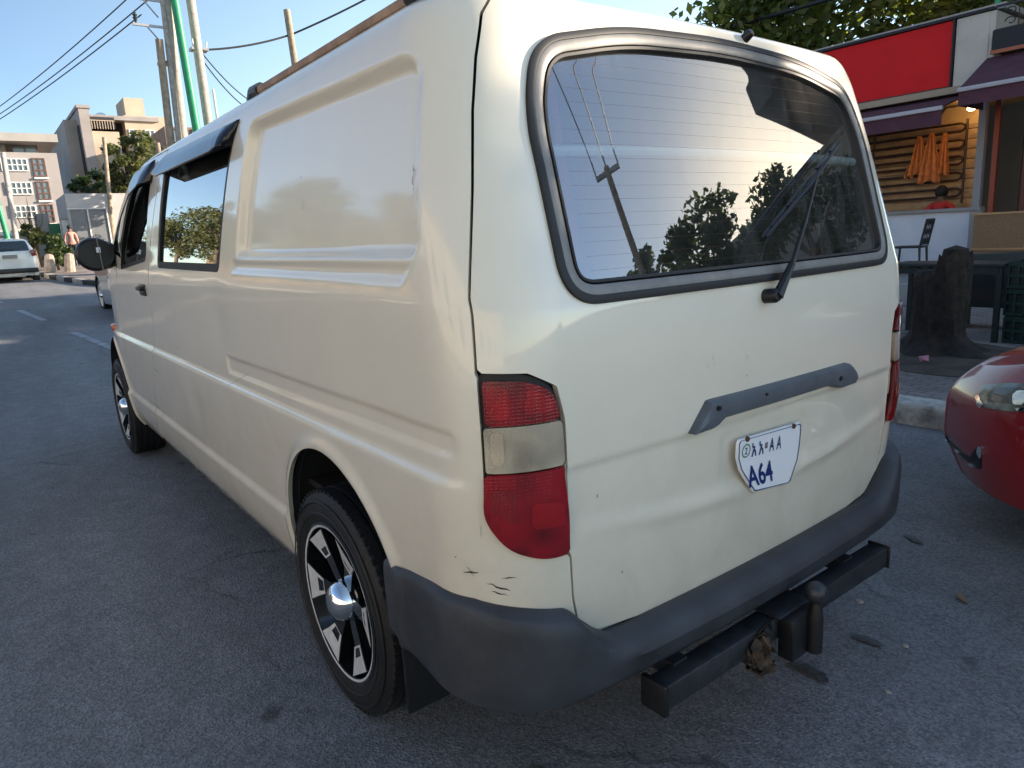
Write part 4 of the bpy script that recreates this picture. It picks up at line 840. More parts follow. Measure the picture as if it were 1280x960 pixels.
# --- rear bumper: swept profile
vs=[];fs=[]; st=np.concatenate([np.linspace(1.235,.90,26),np.linspace(.89,.66,20),np.linspace(.65,-.65,60),np.linspace(-.66,-.89,20),np.linspace(-.90,-1.235,26)]); rows=0
def curve(xs,ys): return lambda a: float(np.interp(abs(a),xs,ys))
ftop=curve([0,.50,.585,.64,.69,.77,.877,1.0,1.235],[.485,.485,.492,.530,.588,.607,.628,.625,.598]); fbot=curve([0,.6,.80,1.0,1.235],[.385,.383,.382,.388,.405])
foff=curve([0,.60,.75,.90,1.05,1.235],[.074,.070,.056,.036,.024,.016])
for a in st:
    base,n=surf(a,.52,0); n=Vector((n.x,n.y,0)).normalized(); T,B,O=ftop(a),fbot(a),foff(a)
    b0=Vector((base.x,base.y,0)); b0=b0-n*float(0)
    ledge=float(np.interp(abs(a),[.6,.72,1.0],[1,.55,.25]))
    prof=[(-.035,T-.012),(.004,T-.002),(O*.35*ledge+.004,T),(O*.80,T-.005-.008*ledge),(O*.96,T-.018-.012*ledge),(O*1.02,T-.045),(O*.98,B+.055),(O*.90,B+.018),(O*.76,B+.002),(O*.3,B-.004),(-.04,B)]
    for o_,z in prof: q=b0+n*o_; vs.append((q.x,q.y,z))
K=11
for i in range(len(st)-1):
    for j in range(K-1): fs.append((i*K+j,i*K+j+1,(i+1)*K+j+1,(i+1)*K+j))
fs.append(tuple(range(K))[::-1]); fs.append(tuple((len(st)-1)*K+j for j in range(K)))
bump=link('rear_bumper',vs,fs,M_bump,van,True,50)
# --- tow bar: square tube, brackets, ball, socket, torn bag
ty0,ty1=.475,-.565; TX=-.872
tow=MB(); tow.box((TX,(ty0+ty1)/2,.312),(.058,abs(ty0-ty1),.064),bev=.005)
tb=tow.build('tow_bar',M_tow,van)
mb=MB(); mb.box((TX,ty0+.010,.313),(.076,.016,.080),bev=.005); mb.build('end_cap',M_black,tb)
mb=MB(); mb.box((TX,ty1-.004,.312),(.069,.008,.074),bev=.003); mb.build('end_cap',M_black,tb)
for y in (.38,-.40):
    mb=MB(); mb.box((-.80,y,.33),(.12,.05,.04)); mb.build('bracket',M_tow,tb)
mb=MB(); mb.box((TX-.005,-.02,.351),(.08,.15,.008),bev=.002); mb.build('top_plate',M_tow,tb)
by=-.045
mb=MB(); mb.box((-.925,by+.02,.290),(.045,.13,.115),bev=.005); mb.build('tow_hitch',M_black,tb)
mb=MB(); mb.lathe([(0,-.05),(.021,-.05),(.021,.05),(.016,.075),(.013,.10)],20,Matrix.Translation((-.958,by,.29))); mb.build('ball_neck',M_black,tb)
mb=MB(); mb.ball((-.958,by,.408),.030,24); mb.build('tow_ball',M_tow,tb)
mb=MB(); rr=random.Random(5)
for k in range(46):
    c=Vector((-.918+rr.uniform(-.02,.02),.135+rr.uniform(-.035,.03),.300+rr.uniform(-.055,.03))); a=Vector((rr.uniform(-1,1),rr.uniform(-1,1),rr.uniform(-1,1))).normalized()*rr.uniform(.01,.026); b=a.orthogonal().normalized()*rr.uniform(.006,.014); c2=a.cross(b).normalized()*.010
    mb.add([c-a-b,c+c2*.5-b,c+a-b,c+a+b,c-c2+b,c-a+b],[(0,1,4,5),(1,2,3,4)])
rag=mb.build('torn_rag',[mat('brown_rag',(.10,.065,.04),.9,col2=(.012,.011,.01),vscale=45)],tb,smooth=False)
mb=MB(); mb.tube([(-.91,.12,.345),(-.925,.11,.375),(-.92,.10,.345),(-.93,.13,.38),(-.91,.14,.345)],.004,5); mb.build('cable_tie',M_black,tb)
# --- mud flaps, floor pan, axles
for sg in (1,-1):
    mb=MB(); mb.box((-.385,.76*sg,.33),(.014,.22,.30),bev=.004); mb.build('mud_flap',M_black,van)
mb=MB(); mb.box((1.7,0,.42),(4.9,1.5,.14)); 
for cx in (0,WBX): mb.tube([(cx,-.70,RW),(cx,.70,RW)],.05,10)
mb.tube([(-.7,-.3,.30),(1.2,-.3,.30)],.03,8)
mb.build('underbody',M_dark,van)
for cx in (-.045,WBX-.03):
    for sg in (1,-1):
        n=20; v=[];f=[]; mb=MB()
        for i in range(n+1):
            t=math.pi*(i/n)*1.15-.24; x=cx+.40*math.cos(t); z=.43+.40*math.sin(t)
            v+= [(x,.862*sg,z),(x,.50*sg,z)]
        c0=len(v); v.append((cx,.50*sg,.45))
        f=[(2*i,2*i+1,2*i+3,2*i+2) for i in range(n)]+[(2*i+1,c0,2*i+3) for i in range(n)]; mb.add(v,f); mb.build('wheel_liner',M_dark,van)
# --- interior
mb=MB()
mb.box((1.9,0,.62),(4.2,1.62,.02)); mb.build('cabin_floor',M_dark,van)
for y in (.42,-.42):
    mb=MB(); mb.box((2.35,y,.82),(.50,.48,.16),bev=.05); mb.box((2.08,y,1.15),(.13,.46,.62),Matrix.Rotation(R_(-12),4,'Y'),bev=.05); mb.box((2.0,y,1.52),(.09,.26,.16),bev=.04); mb.build('seat',M_seatm,van)
mb=MB(); mb.box((1.0,0,.85),(.45,1.3,.14),bev=.05); mb.box((.78,0,1.12),(.12,1.3,.5),Matrix.Rotation(R_(-10),4,'Y'),bev=.05); mb.build('rear_bench',M_seatm,van)
mb=MB(); mb.box((3.15,0,1.10),(.5,1.45,.22),bev=.06); mb.build('dashboard',M_dark,van)
mb=MB(); mb.lathe([(.19+.014*math.cos(t),.014*math.sin(t)) for t in np.linspace(0,2*math.pi,9)[:-1]],28,Matrix.Translation((2.80,.42,1.18))@Matrix.Rotation(R_(-55),4,'Y'),close=True); mb.build('steering_wheel',M_black,van)
# front bumper + lamps (out of sight from here, present for other views)
vs=[];fs=[]; st=np.linspace(-.98,.98,60)
for t in st:
    ang=t; y=.80*math.sin(ang*math.pi/2*.98) ; x=4.24+.34*math.cos(ang*math.pi/2*.98)**.5 if abs(ang)<1 else 4.24
    for o_,z in ((-.05,.56),(.01,.56),(.04,.52),(.04,.36),(.01,.30),(-.05,.30)): vs.append((x+o_,y,z))
for i in range(59):
    for j in range(5): fs.append((i*6+j,(i+1)*6+j,(i+1)*6+j+1,i*6+j+1))
link('front_bumper',vs,fs,M_bump,van,True,50)
for sg in (1,-1):
    S_h=np.where((X>4.0)&(Y*sg>.35),pdist(AY,Z,rpoly([(.42,.66),(.42,.84),(.80,.84),(.80,.66)],.03)),-9); panel('headlight',P0,NH,S_h,.008,M_clear,van,thick=.01)

# ---------------------------------------------------------------- wheels
def make_wheel(parent,loc,R=.337,wd=.215,sg=1,detail=True,spokes=6,rimr=.230,rot0=0,two_tone=True):
    """hub axis along Y; sg=+1 shows its face to +Y"""
    w=bpy.data.objects.new('wheel',None); COL.objects.link(w); w.parent=parent; w.location=loc; w.empty_display_size=.1
    MT=Matrix.Rotation(R_(-90*sg),4,'X')           # local z -> +y (sg=1)
    h=wd/2; t=MB()
    prof=[(rimr,h*.80),(rimr+.012,h*.95),(rimr+.03,h*1.02),(R*.86,h*1.04),(R*.93,h*.96),(R*.975,h*.86),(R*.992,h*.70)]
    g=[]
    for k in range(4):
        y=h*(.55-.367*k); g+=[(R,y+.028),(R,y+.004),(R-.008,y+.003),(R-.008,y-.003),(R,y-.004)]
    prof+=g+[(R,-h*.72),(R*.992,-h*.76),(R*.975,-h*.9),(R*.90,-h*1.0),(rimr+.01,-h*.95),(rimr,-h*.8)]
    t.lathe(prof,96,MT)
    # tread sipes on the shoulder
    ty=t.build('tyre',M_rubber,w,sharp=25)
    if detail:
        for s_,y0 in ((1,h*.74),(-1,-h*.76)):
            t=MB()
            for k in range(72):
                M=MT@Matrix.Rotation(2*math.pi*k/72,4,'Z')@Matrix.Translation((R-.0055,0,y0)); t.add([M@Vector((x*.0045,y*.0085,z*.016)) for x in(-1,1) for y in(-1,1) for z in(-1,1)],[(0,1,3,2),(4,6,7,5),(0,4,5,1),(2,3,7,6),(0,2,6,4),(1,5,7,3)])
            tag(t.build('tread',M_rubber,ty),kind='stuff')
        for rr_ in (R*.80,R*.90): t=MB(); t.lathe([(rr_-.004,h*1.03),(rr_,h*1.055),(rr_+.004,h*1.02)],72,MT); t.build('sidewall_rib',M_rubber,ty)
    r=MB(); r.lathe([(rimr+.012,h*.97),(rimr+.004,h*.99),(rimr-.006,h*.95),(rimr-.012,h*.55),(rimr-.03,h*.1),(rimr-.03,-h*.8),(rimr+.01,-h*.9)],72,MT); r.lathe([(0,-h*.2),(rimr-.03,-h*.2)],40,MT)
    rim=r.build('rim',M_alloyb if two_tone else M_alloys,w)
    s=MB(); f=MB()
    def pt(rad,a,z): return MT@Vector((rad*math.cos(a),rad*math.sin(a),z))
    for k in range(spokes):
        a=2*math.pi*k/spokes+rot0; q=.235*6/spokes
        inn=.050; out=rimr-.008; wi=.42; 
        zi=h*.72; zo=h*.97; zb=h*.15
        A=[pt(inn,a-wi,zi),pt(rimr*.60,a-q*.80,h*.80),pt(out,a-q*1.25,zo),pt(out,a+q*1.25,zo),pt(rimr*.60,a+q*.80,h*.80),pt(inn,a+wi,zi)]
        B=[pt(inn,a-wi*.9,zb),pt(rimr*.60,a-q*.6,zb),pt(out,a-q,zb),pt(out,a+q,zb),pt(rimr*.60,a+q*.6,zb),pt(inn,a+wi*.9,zb)]
        s.add(A+B,[tuple(range(6)),tuple(range(11,5,-1))]+[(i,6+i,6+(i+1)%6,(i+1)%6) for i in range(6)])
        if two_tone: f=MB()
        # machined outer pad with a black slot at its root
        e=.0025
        def lerpz(rad): return float(np.interp(rad,[rimr*.60,out],[h*.80,zo]))+e
        def qq(rad): return float(np.interp(rad,[rimr*.60,out],[q*.80,q*1.25]))
        r1=out-.003; r0=rimr*.74; rs=rimr*.60; wq=.97
        f.add([pt(r0,a-qq(r0)*wq,lerpz(r0)),pt(r1,a-qq(r1)*wq,lerpz(r1)),pt(r1,a+qq(r1)*wq,lerpz(r1)),pt(r0,a+qq(r0)*wq,lerpz(r0))],[(0,1,2,3)])
        for s0,s1 in ((-1,-.62),(.62,1)):
            f.add([pt(rs,a+qq(rs)*s0*wq,lerpz(rs)),pt(r0,a+qq(r0)*s0*wq,lerpz(r0)),pt(r0,a+qq(r0)*s1*wq,lerpz(r0)),pt(rs,a+qq(rs)*s1*wq,lerpz(rs))],[(0,1,2,3)])
        f.add([pt(rs,a-qq(rs)*wq,lerpz(rs)),pt(rs+.006,a-qq(rs)*wq,lerpz(rs)),pt(rs+.006,a+qq(rs)*wq,lerpz(rs)),pt(rs,a+qq(rs)*wq,lerpz(rs))],[(0,1,2,3)])
        if two_tone: f.build('machined_face',M_alloys,rim)
    s.build('spokes',M_alloyb if two_tone else M_alloys,rim); 
    
    
    if two_tone: f=MB(); f.lathe([(rimr+.003,h*1.0),(rimr-.004,h*.985)],72,MT); f.build('rim_edge',M_alloys,rim)
    c=MB(); z0=h*.66
    c.lathe([(0,z0+.062),(.016,z0+.061),(.032,z0+.056),(.046,z0+.046),(.057,z0+.030),(.063,z0+.012),(.065,z0-.006)],40,MT)
    c.build('hub_cap',M_chrome,rim)
    c=MB(); c.lathe([(.066,z0-.002),(.074,z0-.004),(.078,z0-.03)],40,MT); c.build('hub',M_alloyb if two_tone else M_alloys,rim)
    return w
yw=.880-.1075
wl=make_wheel(van,(0,yw,RW),rot0=.05); make_wheel(van,(WBX,yw,RW),rot0=.5); make_wheel(van,(0,-yw,RW),sg=-1); make_wheel(van,(WBX,-yw,RW),sg=-1)
# ================================================================ CAFE
M_redf=mat('red_fascia_panel',(.60,.010,.012),.6,var=.08,vscale=2,spec=.25); M_creamp=mat('cream_cladding',(.50,.47,.41),.6,var=.08,vscale=3); M_awn=mat('plum_awning_cloth',(.085,.032,.048),.85,var=.15,vscale=5); M_awnt=mat('grey_awning_bar',(.42,.41,.44),.5); M_slat=mat('orange_varnished_wood',(.44,.26,.12),.5,var=.25,vscale=4); M_pipe=mat('brown_pipe',(.07,.035,.02),.45,.3); M_wht=mat('white_counter_panel',(.62,.64,.68),.5,var=.06,vscale=2); M_ply=mat('plywood',(.55,.36,.16),.6,var=.1,vscale=3); M_terr=mat('terrace_concrete',(.30,.29,.28),.85,var=.2,vscale=2)
cf=thing('cafe','single-storey cafe with a red fascia, cream end panel and open wooden front','cafe',(4,-11,0)); P_=part
pf=tag(part('terrace',M_terr,None or cf,((4.4,-11.2,.29),(6.6,5.4,.28))),kind=None)
part('fascia_panel',M_redf,cf,((4.62,-11.0,3.74),(2.9,.10,.94)))
part('fascia_edge',M_dkv,cf,((4.4,-10.97,4.24),(3.5,.14,.04)),((3.168,-10.96,3.74),(.022,.13,.98)),((4.62,-10.97,3.25),(2.9,.12,.03)))
part('end_panel',M_creamp,cf,((2.92,-11.0,3.72),(.44,.12,.98)),((2.66,-11.6,3.72),(.08,1.3,.98)))
part('soffit',mat('buff_soffit',(.35,.28,.20),.8),cf,((4.3,-10.9,3.17),(3.6,.35,.10)))
part('roof_slab',M_conc,cf,((4.4,-13.2,4.28),(3.7,4.3,.08)))
part('side_wall',M_conc,cf,((6.1,-13,2.2),(.2,4.2,4.0)),((4.4,-15.3,2.2),(3.6,.2,4.0)))
part('ceiling',M_ply,cf,((4.3,-12.0,3.14),(3.4,2.0,.06)))
# slatted wood wall
mb=MB()
for k in range(9): mb.box((4.2-4,-12.05+11,1.50+k*.160),(2.2,.05,.150),bev=.006)
mb.build('slatted_wall',M_slat,cf)
mb=MB(); pl_=[(-.30,2.78),(.30,2.78),(.30,2.98),(.22,3.08),(-.22,3.08),(-.30,2.98)]; mb.prism(pl_,basis((3.42-4,-12.02+11,0),(1,0,0),(0,0,1)),.05); mb.build('arched_board',M_ply,cf)
mb=MB()
for k in range(5):
    z=1.62+k*.26; 
    mb.tube([(5.2-4,-.88,z),(3.34-4,-.88,z),(3.28-4,-.88,z+.04),(3.28-4,-.88,z+.10),(3.34-4,-.88,z+.13),(5.2-4,-.88,z+.13)],.020,8)
for x in (3.24,4.75): mb.tube([(x-4,-.86,1.5),(x-4,-.86,2.85)],.02,8)
mb.build('pipe_rack',M_pipe,cf)
part('counter_front',M_wht,cf,((3.95,-11.0,.94),(2.6,.10,.86)))
part('counter_top',M_terr,cf,((3.95,-11.08,1.395),(2.7,.42,.05)))
part('post',mat('grey_post_paint',(.28,.27,.27),.6),cf,((2.67,-10.98,.9),(.16,.16,.95)),((2.70,-11.0,2.2),(.10,.10,1.9)))
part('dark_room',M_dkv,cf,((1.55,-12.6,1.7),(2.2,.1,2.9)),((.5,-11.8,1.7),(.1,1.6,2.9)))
part('orange_pole',mat('orange_pole_paint',(.30,.06,.025),.5),cf,((2.52,-11.05,2.2),(.07,.07,2.2))); part('orange_pole',mat('brown_pole_paint',(.14,.04,.025),.5),cf,((2.18,-11.3,2.2),(.08,.08,2.2)))
def awning(x0,x1,yb,zb,yf,zf,dv,par):
    mb=MB(); X0,X1=x0-4,x1-4; yb+=11; yf+=11
    mb.add([(X0,yb,zb),(X1,yb,zb),(X1,yf,zf),(X0,yf,zf),(X0,yb,zb-.02),(X1,yb,zb-.02),(X1,yf,zf-.02),(X0,yf,zf-.02)],[(0,1,2,3),(7,6,5,4),(0,3,7,4),(1,5,6,2)])
    n=26
    for k in range(n):
        a=X0+(X1-X0)*k/n; b=X0+(X1-X0)*(k+1)/n; wv=lambda i:.012*math.sin(i*1.3); mb.add([(a,yf+.002,zf-.05),(b,yf+.002,zf-.05),(b,yf+wv(k+1),zf-.05-dv),(a,yf+wv(k),zf-.05-dv)],[(0,3,2,1)])
    mb.add([(X0,yb,zb-.02),(X0,yf,zf-.02),(X0,yf,zf-.05-dv),(X0,yb,zf-.05-dv)],[(0,1,2,3)])
    o=mb.build('awning',M_awn,par); mb=MB(); mb.box(((X0+X1)/2,yf+.02,zf-.025),(abs(X1-X0)+.02,.05,.06),bev=.01); mb.build('awning_bar',M_awnt,o)
awning(5.6,2.88,-10.95,3.12,-10.0,2.87,.21,cf)
awning(2.68,-1.2,-10.9,3.56,-10.0,3.07,.19,cf)
M_lamp=mat('lit_lamp_glass',(1,.8,.5),.5,emis=((1,.68,.32),9))
for x,y,r,lab in ((2.98,-11.35,.10,'larger lit round ceiling lamp at the cafe corner'),(3.16,-11.75,.06,'smaller lit ceiling lamp further inside the cafe')):
    t=thing('ceiling_lamp',lab,'lamp',(x,y,2.98)); mb=MB(); mb.ball((0,0,0),(r,r,r*.55),18); mb.build('globe',M_lamp,t); mb=MB(); mb.tube([(0,0,.02),(0,0,.13)],.02,8); mb.build('mount',M_pipe,t)
# hanging orange aprons
mb=MB(); rr=random.Random(9)
for (x,w0,w1,zt,zb,y) in ((3.92,.05,.30,2.66,2.02,-.74),(3.72,.06,.36,2.68,1.88,-.72),(3.52,.05,.22,2.66,1.98,-.74),(4.06,.03,.14,2.2,2.0,-.745)):
    vs=[];fs=[];nu,nv=14,16
    for j in range(nv+1):
        v=j/nv; w=w0+(w1-w0)*v**.8; z=zt+(zb-zt)*v
        for i in range(nu+1): u=i/nu-.5; vs.append((x-4+u*w,y+.035*math.sin(u*17+x*3)*(.3+v),z+.03*math.cos(u*9)*v))
    for j in range(nv):
        for i in range(nu): q=j*(nu+1)+i; fs.append((q,q+1,q+nu+2,q+nu+1))
    mb.add([Vector(p)+Vector((4,-11,0)) for p in vs],fs)
o=mb.build('hanging_apron',mat('orange_cloth',(.62,.22,.07),.9,var=.25,vscale=14)); o.modifiers.new('t','SOLIDIFY').thickness=.006; tag(o,'orange cloth apron hanging from the pipes on the wooden wall','apron')
# neighbour upstairs with patterned railing
nb=thing('upper_storey','pale upper floor with a dark scrolled balcony railing at the top right corner','building',(1.5,-12,3)); part('wall',M_creamp,nb,((.6,-13.8,6.6),(3.9,4,4.6)))
part('balcony_slab',M_dkv,nb,((.75,-11.4,3.76),(3.7,1.2,.28))); part('fascia_tube',mat('orange_tube',(.35,.10,.04),.5),nb,((.75,-10.78,3.60),(3.7,.04,.05)))
mb=MB()
for k in range(16):
    x=2.45-.22*k
    for s_ in (0,1):
        c=Vector((x-1.5-.055+.11*s_*0,-10.85+12,.97+.13*s_+.03)); mb.tube([c+Vector((.075*math.cos(t)*(1-t/9),0,.06*math.sin(t)*(1-t/12))) for t in np.linspace(0,5.6,16)],.009,5)
    mb.tube([(x-1.5-.15,1.15,.90),(x-1.5-.15,1.15,1.22)],.008,5)
mb.box((-.75,1.15,1.23),(3.7,.03,.03)); mb.box((-.75,1.15,.905),(3.7,.03,.03)); mb.build('scrolled_railing',mat('black_railing_iron',(.02,.02,.022),.5),nb)
pole('flag_pole','thin green pole standing on the cafe roof beside the cream panel',(2.74,-11.3,4.2),(2.78,-11.3,7.5),.04,.04,M_gp,'pole')
# terrace furniture
M_chair=mat('black_chair_plastic',(.018,.018,.02),.45)
def chair(label,loc,rz):
    t=thing('plastic_chair',label,'chair',loc,R_(rz),'black lattice chairs on the cafe terrace')
    mb=MB(); mb.box((0,0,.44),(.42,.42,.03),bev=.01); mb.build('seat',M_chair,t)
    mb=MB()      # lattice back at -x side
    def bp(u,v): return Vector((-.20-.07*v-.03*(1-4*u*u)*0, u*.40, .46+.38*v))
    for u in (-.5,.5): mb.tube([bp(u,v) for v in np.linspace(0,1,6)],.016,6)
    for v in (.06,1): mb.tube([bp(u,v) for u in np.linspace(-.5,.5,6)],.016,6)
    for k in range(-4,9):
        for s_ in (1,-1):
            pts=[]
            for v in np.linspace(.06,1,9):
                u=(-.5+k/5+.28*(v))*s_ 
                if -.5<=u<=.5: pts.append(bp(u,v))
            if len(pts)>1: mb.tube(pts,.007,5)
    mb.build('backrest',M_chair,t)
    for x,y in ((.18,.18),(.18,-.18),(-.19,.18),(-.19,-.18)):
        mb=MB(); mb.tube([(x,y,.43),(x*1.15,y*1.1,0)],[.02,.015],6); mb.build('leg',M_chair,t)
chair('black lattice-backed chair fully in view against the white counter',(3.22,-10.0,.43),8)
chair('black chair mostly hidden by the right edge of the van',(3.98,-9.85,.43),160)
tb_=thing('metal_table','low black metal table frame on the pavement behind the tree stump','table',(1.1,-6.1,.15)); M_bf=mat('dark_green_metal',(.012,.022,.02),.5)
mb=MB(); mb.box((0,0,.715),(1.05,.5,.03),bev=.004); mb.build('tabletop',M_bf,tb_)
for x,y in ((.46,.2),(.46,-.2),(-.48,.2),(-.48,-.2)): mb=MB(); mb.box((x,y,.35),(.045,.045,.70)); mb.build('leg',M_bf,tb_)
mb=MB(); mb.box((.0,.22,.66),(.95,.02,.06)); mb.tube([(.44,.2,.62),(.2,.2,.70)],.01,5); mb.build('rail',M_bf,tb_)
pb=thing('planter_box','dark box planter under the wicker screen between stump and crates','planter',(.95,-6.9,.15)); mb=MB(); mb.box((0,0,.50),(.75,.4,.55),bev=.01); mb.build('box',M_bf,pb)
for x in (-.33,.33): mb=MB(); mb.box((x,0,.11),(.05,.36,.22)); mb.build('leg',M_bf,pb)
mb=MB(); mb.box((0,.201,.50),(.62,.01,.42),bev=.002); mb.build('front_panel',M_dkv,pb)
# crates
M_cr=mat('dark_green_crate_plastic',(.006,.028,.020),.5,var=.2,vscale=8)
for k,lab in enumerate(['dark green bottle crate at the bottom of the stack by the red car','dark green bottle crate in the middle of the stack','dark green bottle crate on top of the stack']):
    t=thing('bottle_crate',lab,'crate',(.34,-6.1,.15+.25*k),R_(2*(-1)**k),'green crates stacked on the pavement')
    mb=MB(); w,d,h=.44,.36,.245
    for s_ in (1,-1):
        for z in (.02,.12,.225): mb.box((0,s_*d/2,z),(w,.014,.045 if z>.2 else .03)); mb.box((s_*w/2,0,z),(.014,d,.045 if z>.2 else .03))
        for x in np.linspace(-w/2,w/2,7): mb.box((x,s_*d/2,.12),(.02,.018,.23))
        for y in np.linspace(-d/2,d/2,6): mb.box((s_*w/2,y,.12),(.018,.02,.23))
    mb.build('side_frame',M_cr,t); mb=MB(); mb.box((0,0,.008),(w,d,.012)); mb.box((0,0,.11),(w-.03,d-.03,.17)); mb.build('bottom',M_bf,t)
# wicker screen
ws_=thing('wicker_screen','tan wicker screen hanging at the right edge above dark boxes','screen',(1.9,-10.4,0)); mb=MB()
mb.box((-.1,.0,1.02),(1.4,.03,.56)); mb.build('weave',mat('tan_wicker',(.30,.19,.10),.8,col2=(.17,.10,.05),vscale=60),ws_); mb=MB(); mb.box((-.1,.025,.80),(1.42,.02,.025)); mb.box((-.1,.025,1.31),(1.42,.02,.03)); mb.build('batten',M_slat,ws_)
# stump
st=thing('tree_stump','broad dark sawn tree stump with a taller right half at the kerbside','tree stump',(.74,-5.0,.14)); vs=[];fs=[];n=48;m=22
def shp(t,v): 
    r=.205+.02*math.sin(3*t+v*2)+.012*math.sin(8*t+v*5)+.008*math.sin(17*t)+.30*max(0,1-v/.28)**2.2*(1+.35*math.sin(5*t+.6)); return r
for j in range(m+1):
    v=j/m
    for i in range(n):
        t=2*math.pi*i/n; h=.72+(.16*(1 if math.cos(t-math.pi)>.1 else 0))+.02*math.sin(9*t); r=shp(t,v*h/.85)*(1 if j<m else .93); vs.append((r*math.cos(t),r*math.sin(t)*.9,v*h))
for j in range(m):
    for i in range(n): fs.append((j*n+i,j*n+(i+1)%n,(j+1)*n+(i+1)%n,(j+1)*n+i))
c=len(vs); vs.append((.0,0,.74)); 
for i in range(n): fs.append((m*n+i,m*n+(i+1)%n,c))
M_stump=mat('dark_old_bark',(.024,.018,.014),.95,var=.5,vscale=16,bump=1,bscale=38)
link('trunk',vs,fs,M_stump,st,True,60)
mb=MB(); mb.lathe([(0,.0),(.09,.01),(.11,.08),(.09,.20),(.0,.23)],14,Matrix.Translation((-.09,.02,.72))); mb.build('stub',M_stump,st)
# litter
for k,(x,y,c_,lab) in enumerate([(.88,-4.48,(.55,.42,.36),'crumpled pale paper scrap on the soil left of the stump'),(.62,-4.42,(.5,.2,.25),'pink crumpled wrapper on the soil in front of the stump'),(1.1,-4.25,(.45,.40,.36),'small pale scrap nearest the van on the pavement')]):
    rr=random.Random(k+2); mb=MB(); vs=[(rr.uniform(-.06,.06),rr.uniform(-.05,.05),rr.uniform(0,.06)) for _ in range(9)]; bm=bmesh.new(); [bm.verts.new(v) for v in vs]; bmesh.ops.convex_hull(bm,input=bm.verts); me=bpy.data.meshes.new('litter'); bm.to_mesh(me); bm.free(); o=bpy.data.objects.new('paper_litter',me); COL.objects.link(o); o.location=(x,y,.19); me.materials.append(mat('litter_%d'%k if False else 'crumpled_paper',c_,.9)); tag(o,lab,'litter')
for i,(x,y,s) in enumerate([(-.72,-.78,.016),(-.95,-.62,.012),(-1.02,-.35,.011)]):
    mb=MB(); rr=random.Random(i); mb.ball((0,0,s*.3),(s,s*.7,s*.45),7); o=mb.build('pebble',M_terr); o.location=(x,y,.0); tag(o,['pale pebble on the asphalt furthest behind the tow bar','small pale pebble in the middle behind the tow bar','smallest pebble nearest the tow ball'][i],'pebble','pebbles on the asphalt')

# stains, leaves and grit on the road
M_st=mat('oily_stain',(.062,.062,.058),.5,var=.4,vscale=30,bump=.6,bscale=90)
for i,(x,y,rx,ry,lab) in enumerate([(-.86,-.56,.045,.022,'small dark oil stain on the asphalt right of the tow ball'),(-.83,-.27,.06,.028,'faint oil stain on the asphalt in front of the torn rag'),(-.62,-1.43,.05,.014,'narrow dark mark on the road between the van and the red car'),(-.62,.62,.05,.018,'dark mark on the asphalt below the near corner of the van bumper')]):
    n=26; rr=random.Random(i+20); v=[(0,0,0)]+[(rx*math.cos(t)*(1+.28*math.sin(3*t+i)+rr.uniform(-.06,.06)),ry*math.sin(t)*(1+.3*math.cos(2*t+i)+rr.uniform(-.06,.06)),0) for t in np.linspace(0,2*math.pi,n+1)[:-1]]
    o=link('oil_stain',v,[(0,1+k,1+(k+1)%n) for k in range(n)],M_st,None,False); o.location=(x,y,.009); o.rotation_euler=(0,0,rr.uniform(-.6,.2)); tag(o,lab,'stain')
rr=random.Random(77); mb=MB()
for k in range(520):
    x=rr.uniform(-1.6,9); y=rr.choice([rr.uniform(-3.15,-2.2),rr.uniform(-3.15,3.2)]); s_=rr.uniform(.003,.009); a=rr.uniform(0,6.28); h_=s_*.7
    if -1.0<x<4.6 and -.9<y<.9: continue
    c=Vector((x,y,gz(x)+.004)); p=[c+Vector((s_*math.cos(a+q*2.1),s_*math.sin(a+q*2.1),0)) for q in range(3)]; mb.add(p+[c+Vector((0,0,h_))],[(0,1,3),(1,2,3),(2,0,3)])
tag(mb.build('grit',mat('loose_grit',(.30,.27,.23),.9,col2=(.09,.08,.07),vscale=3),None,False),kind='stuff')
M_dl=leaf_mat('dry_leaves',[(.16,.09,.04),(.24,.15,.07),(.10,.07,.04)],.1)
for k,(x,y,lab) in enumerate([(.35,-2.95,'dry leaf lying against the kerb nearest the van'),(.95,-3.02,'dry leaf against the kerb further up the street'),(-.95,-1.05,'dry leaf on the open asphalt behind the van'),(.55,-4.0,'dry leaf on the paving beside the soil')]):
    mb=MB(); rr=random.Random(k); l=.035; pts=[(-l,0,0),(-l*.3,l*.35,.006),(l*.5,l*.28,.012),(l,0,.004),(l*.5,-l*.3,.010),(-l*.3,-l*.32,.004)]; mb.add(pts,[(0,1,2,3),(0,3,4,5)]); o=mb.build('fallen_leaf',M_dl,None,False); o.location=(x,y,(.165 if y<-3.19 else .006)); o.rotation_euler=(0,0,rr.uniform(0,6)); tag(o,lab,'leaf','dry leaves on the street')

# ================================================================ PEOPLE
def figure(name,label,loc,rz,joints,edges,radii,slots,mats,hair=None):
    me=bpy.data.meshes.new('p'); me.from_pydata(joints,edges,[]); o=bpy.data.objects.new('p',me); COL.objects.link(o)
    sk=o.modifiers.new('s','SKIN'); 
    for i,r in enumerate(radii): 
        me.skin_vertices[0].data[i].radius=r if hasattr(r,'__len__') else (r,r); me.skin_vertices[0].data[i].use_root=(i==0)
    ss=o.modifiers.new('d','SUBSURF'); ss.levels=2; ss.render_levels=2
    bpy.context.view_layer.update(); m2=bpy.data.meshes.new_from_object(o.evaluated_get(bpy.context.evaluated_depsgraph_get())); bpy.data.objects.remove(o)
    for m in mats: m2.materials.append(m)
    for p in m2.polygons: p.material_index=slots(p.center); p.use_smooth=True
    t=thing(name,label,'person',loc,rz); b=bpy.data.objects.new('body',m2); COL.objects.link(b); b.parent=t
    if hair: mb=MB(); mb.ball(*hair,18); mb.build('hair',mat('dark_hair',(.012,.009,.008),.7),t)
    return t
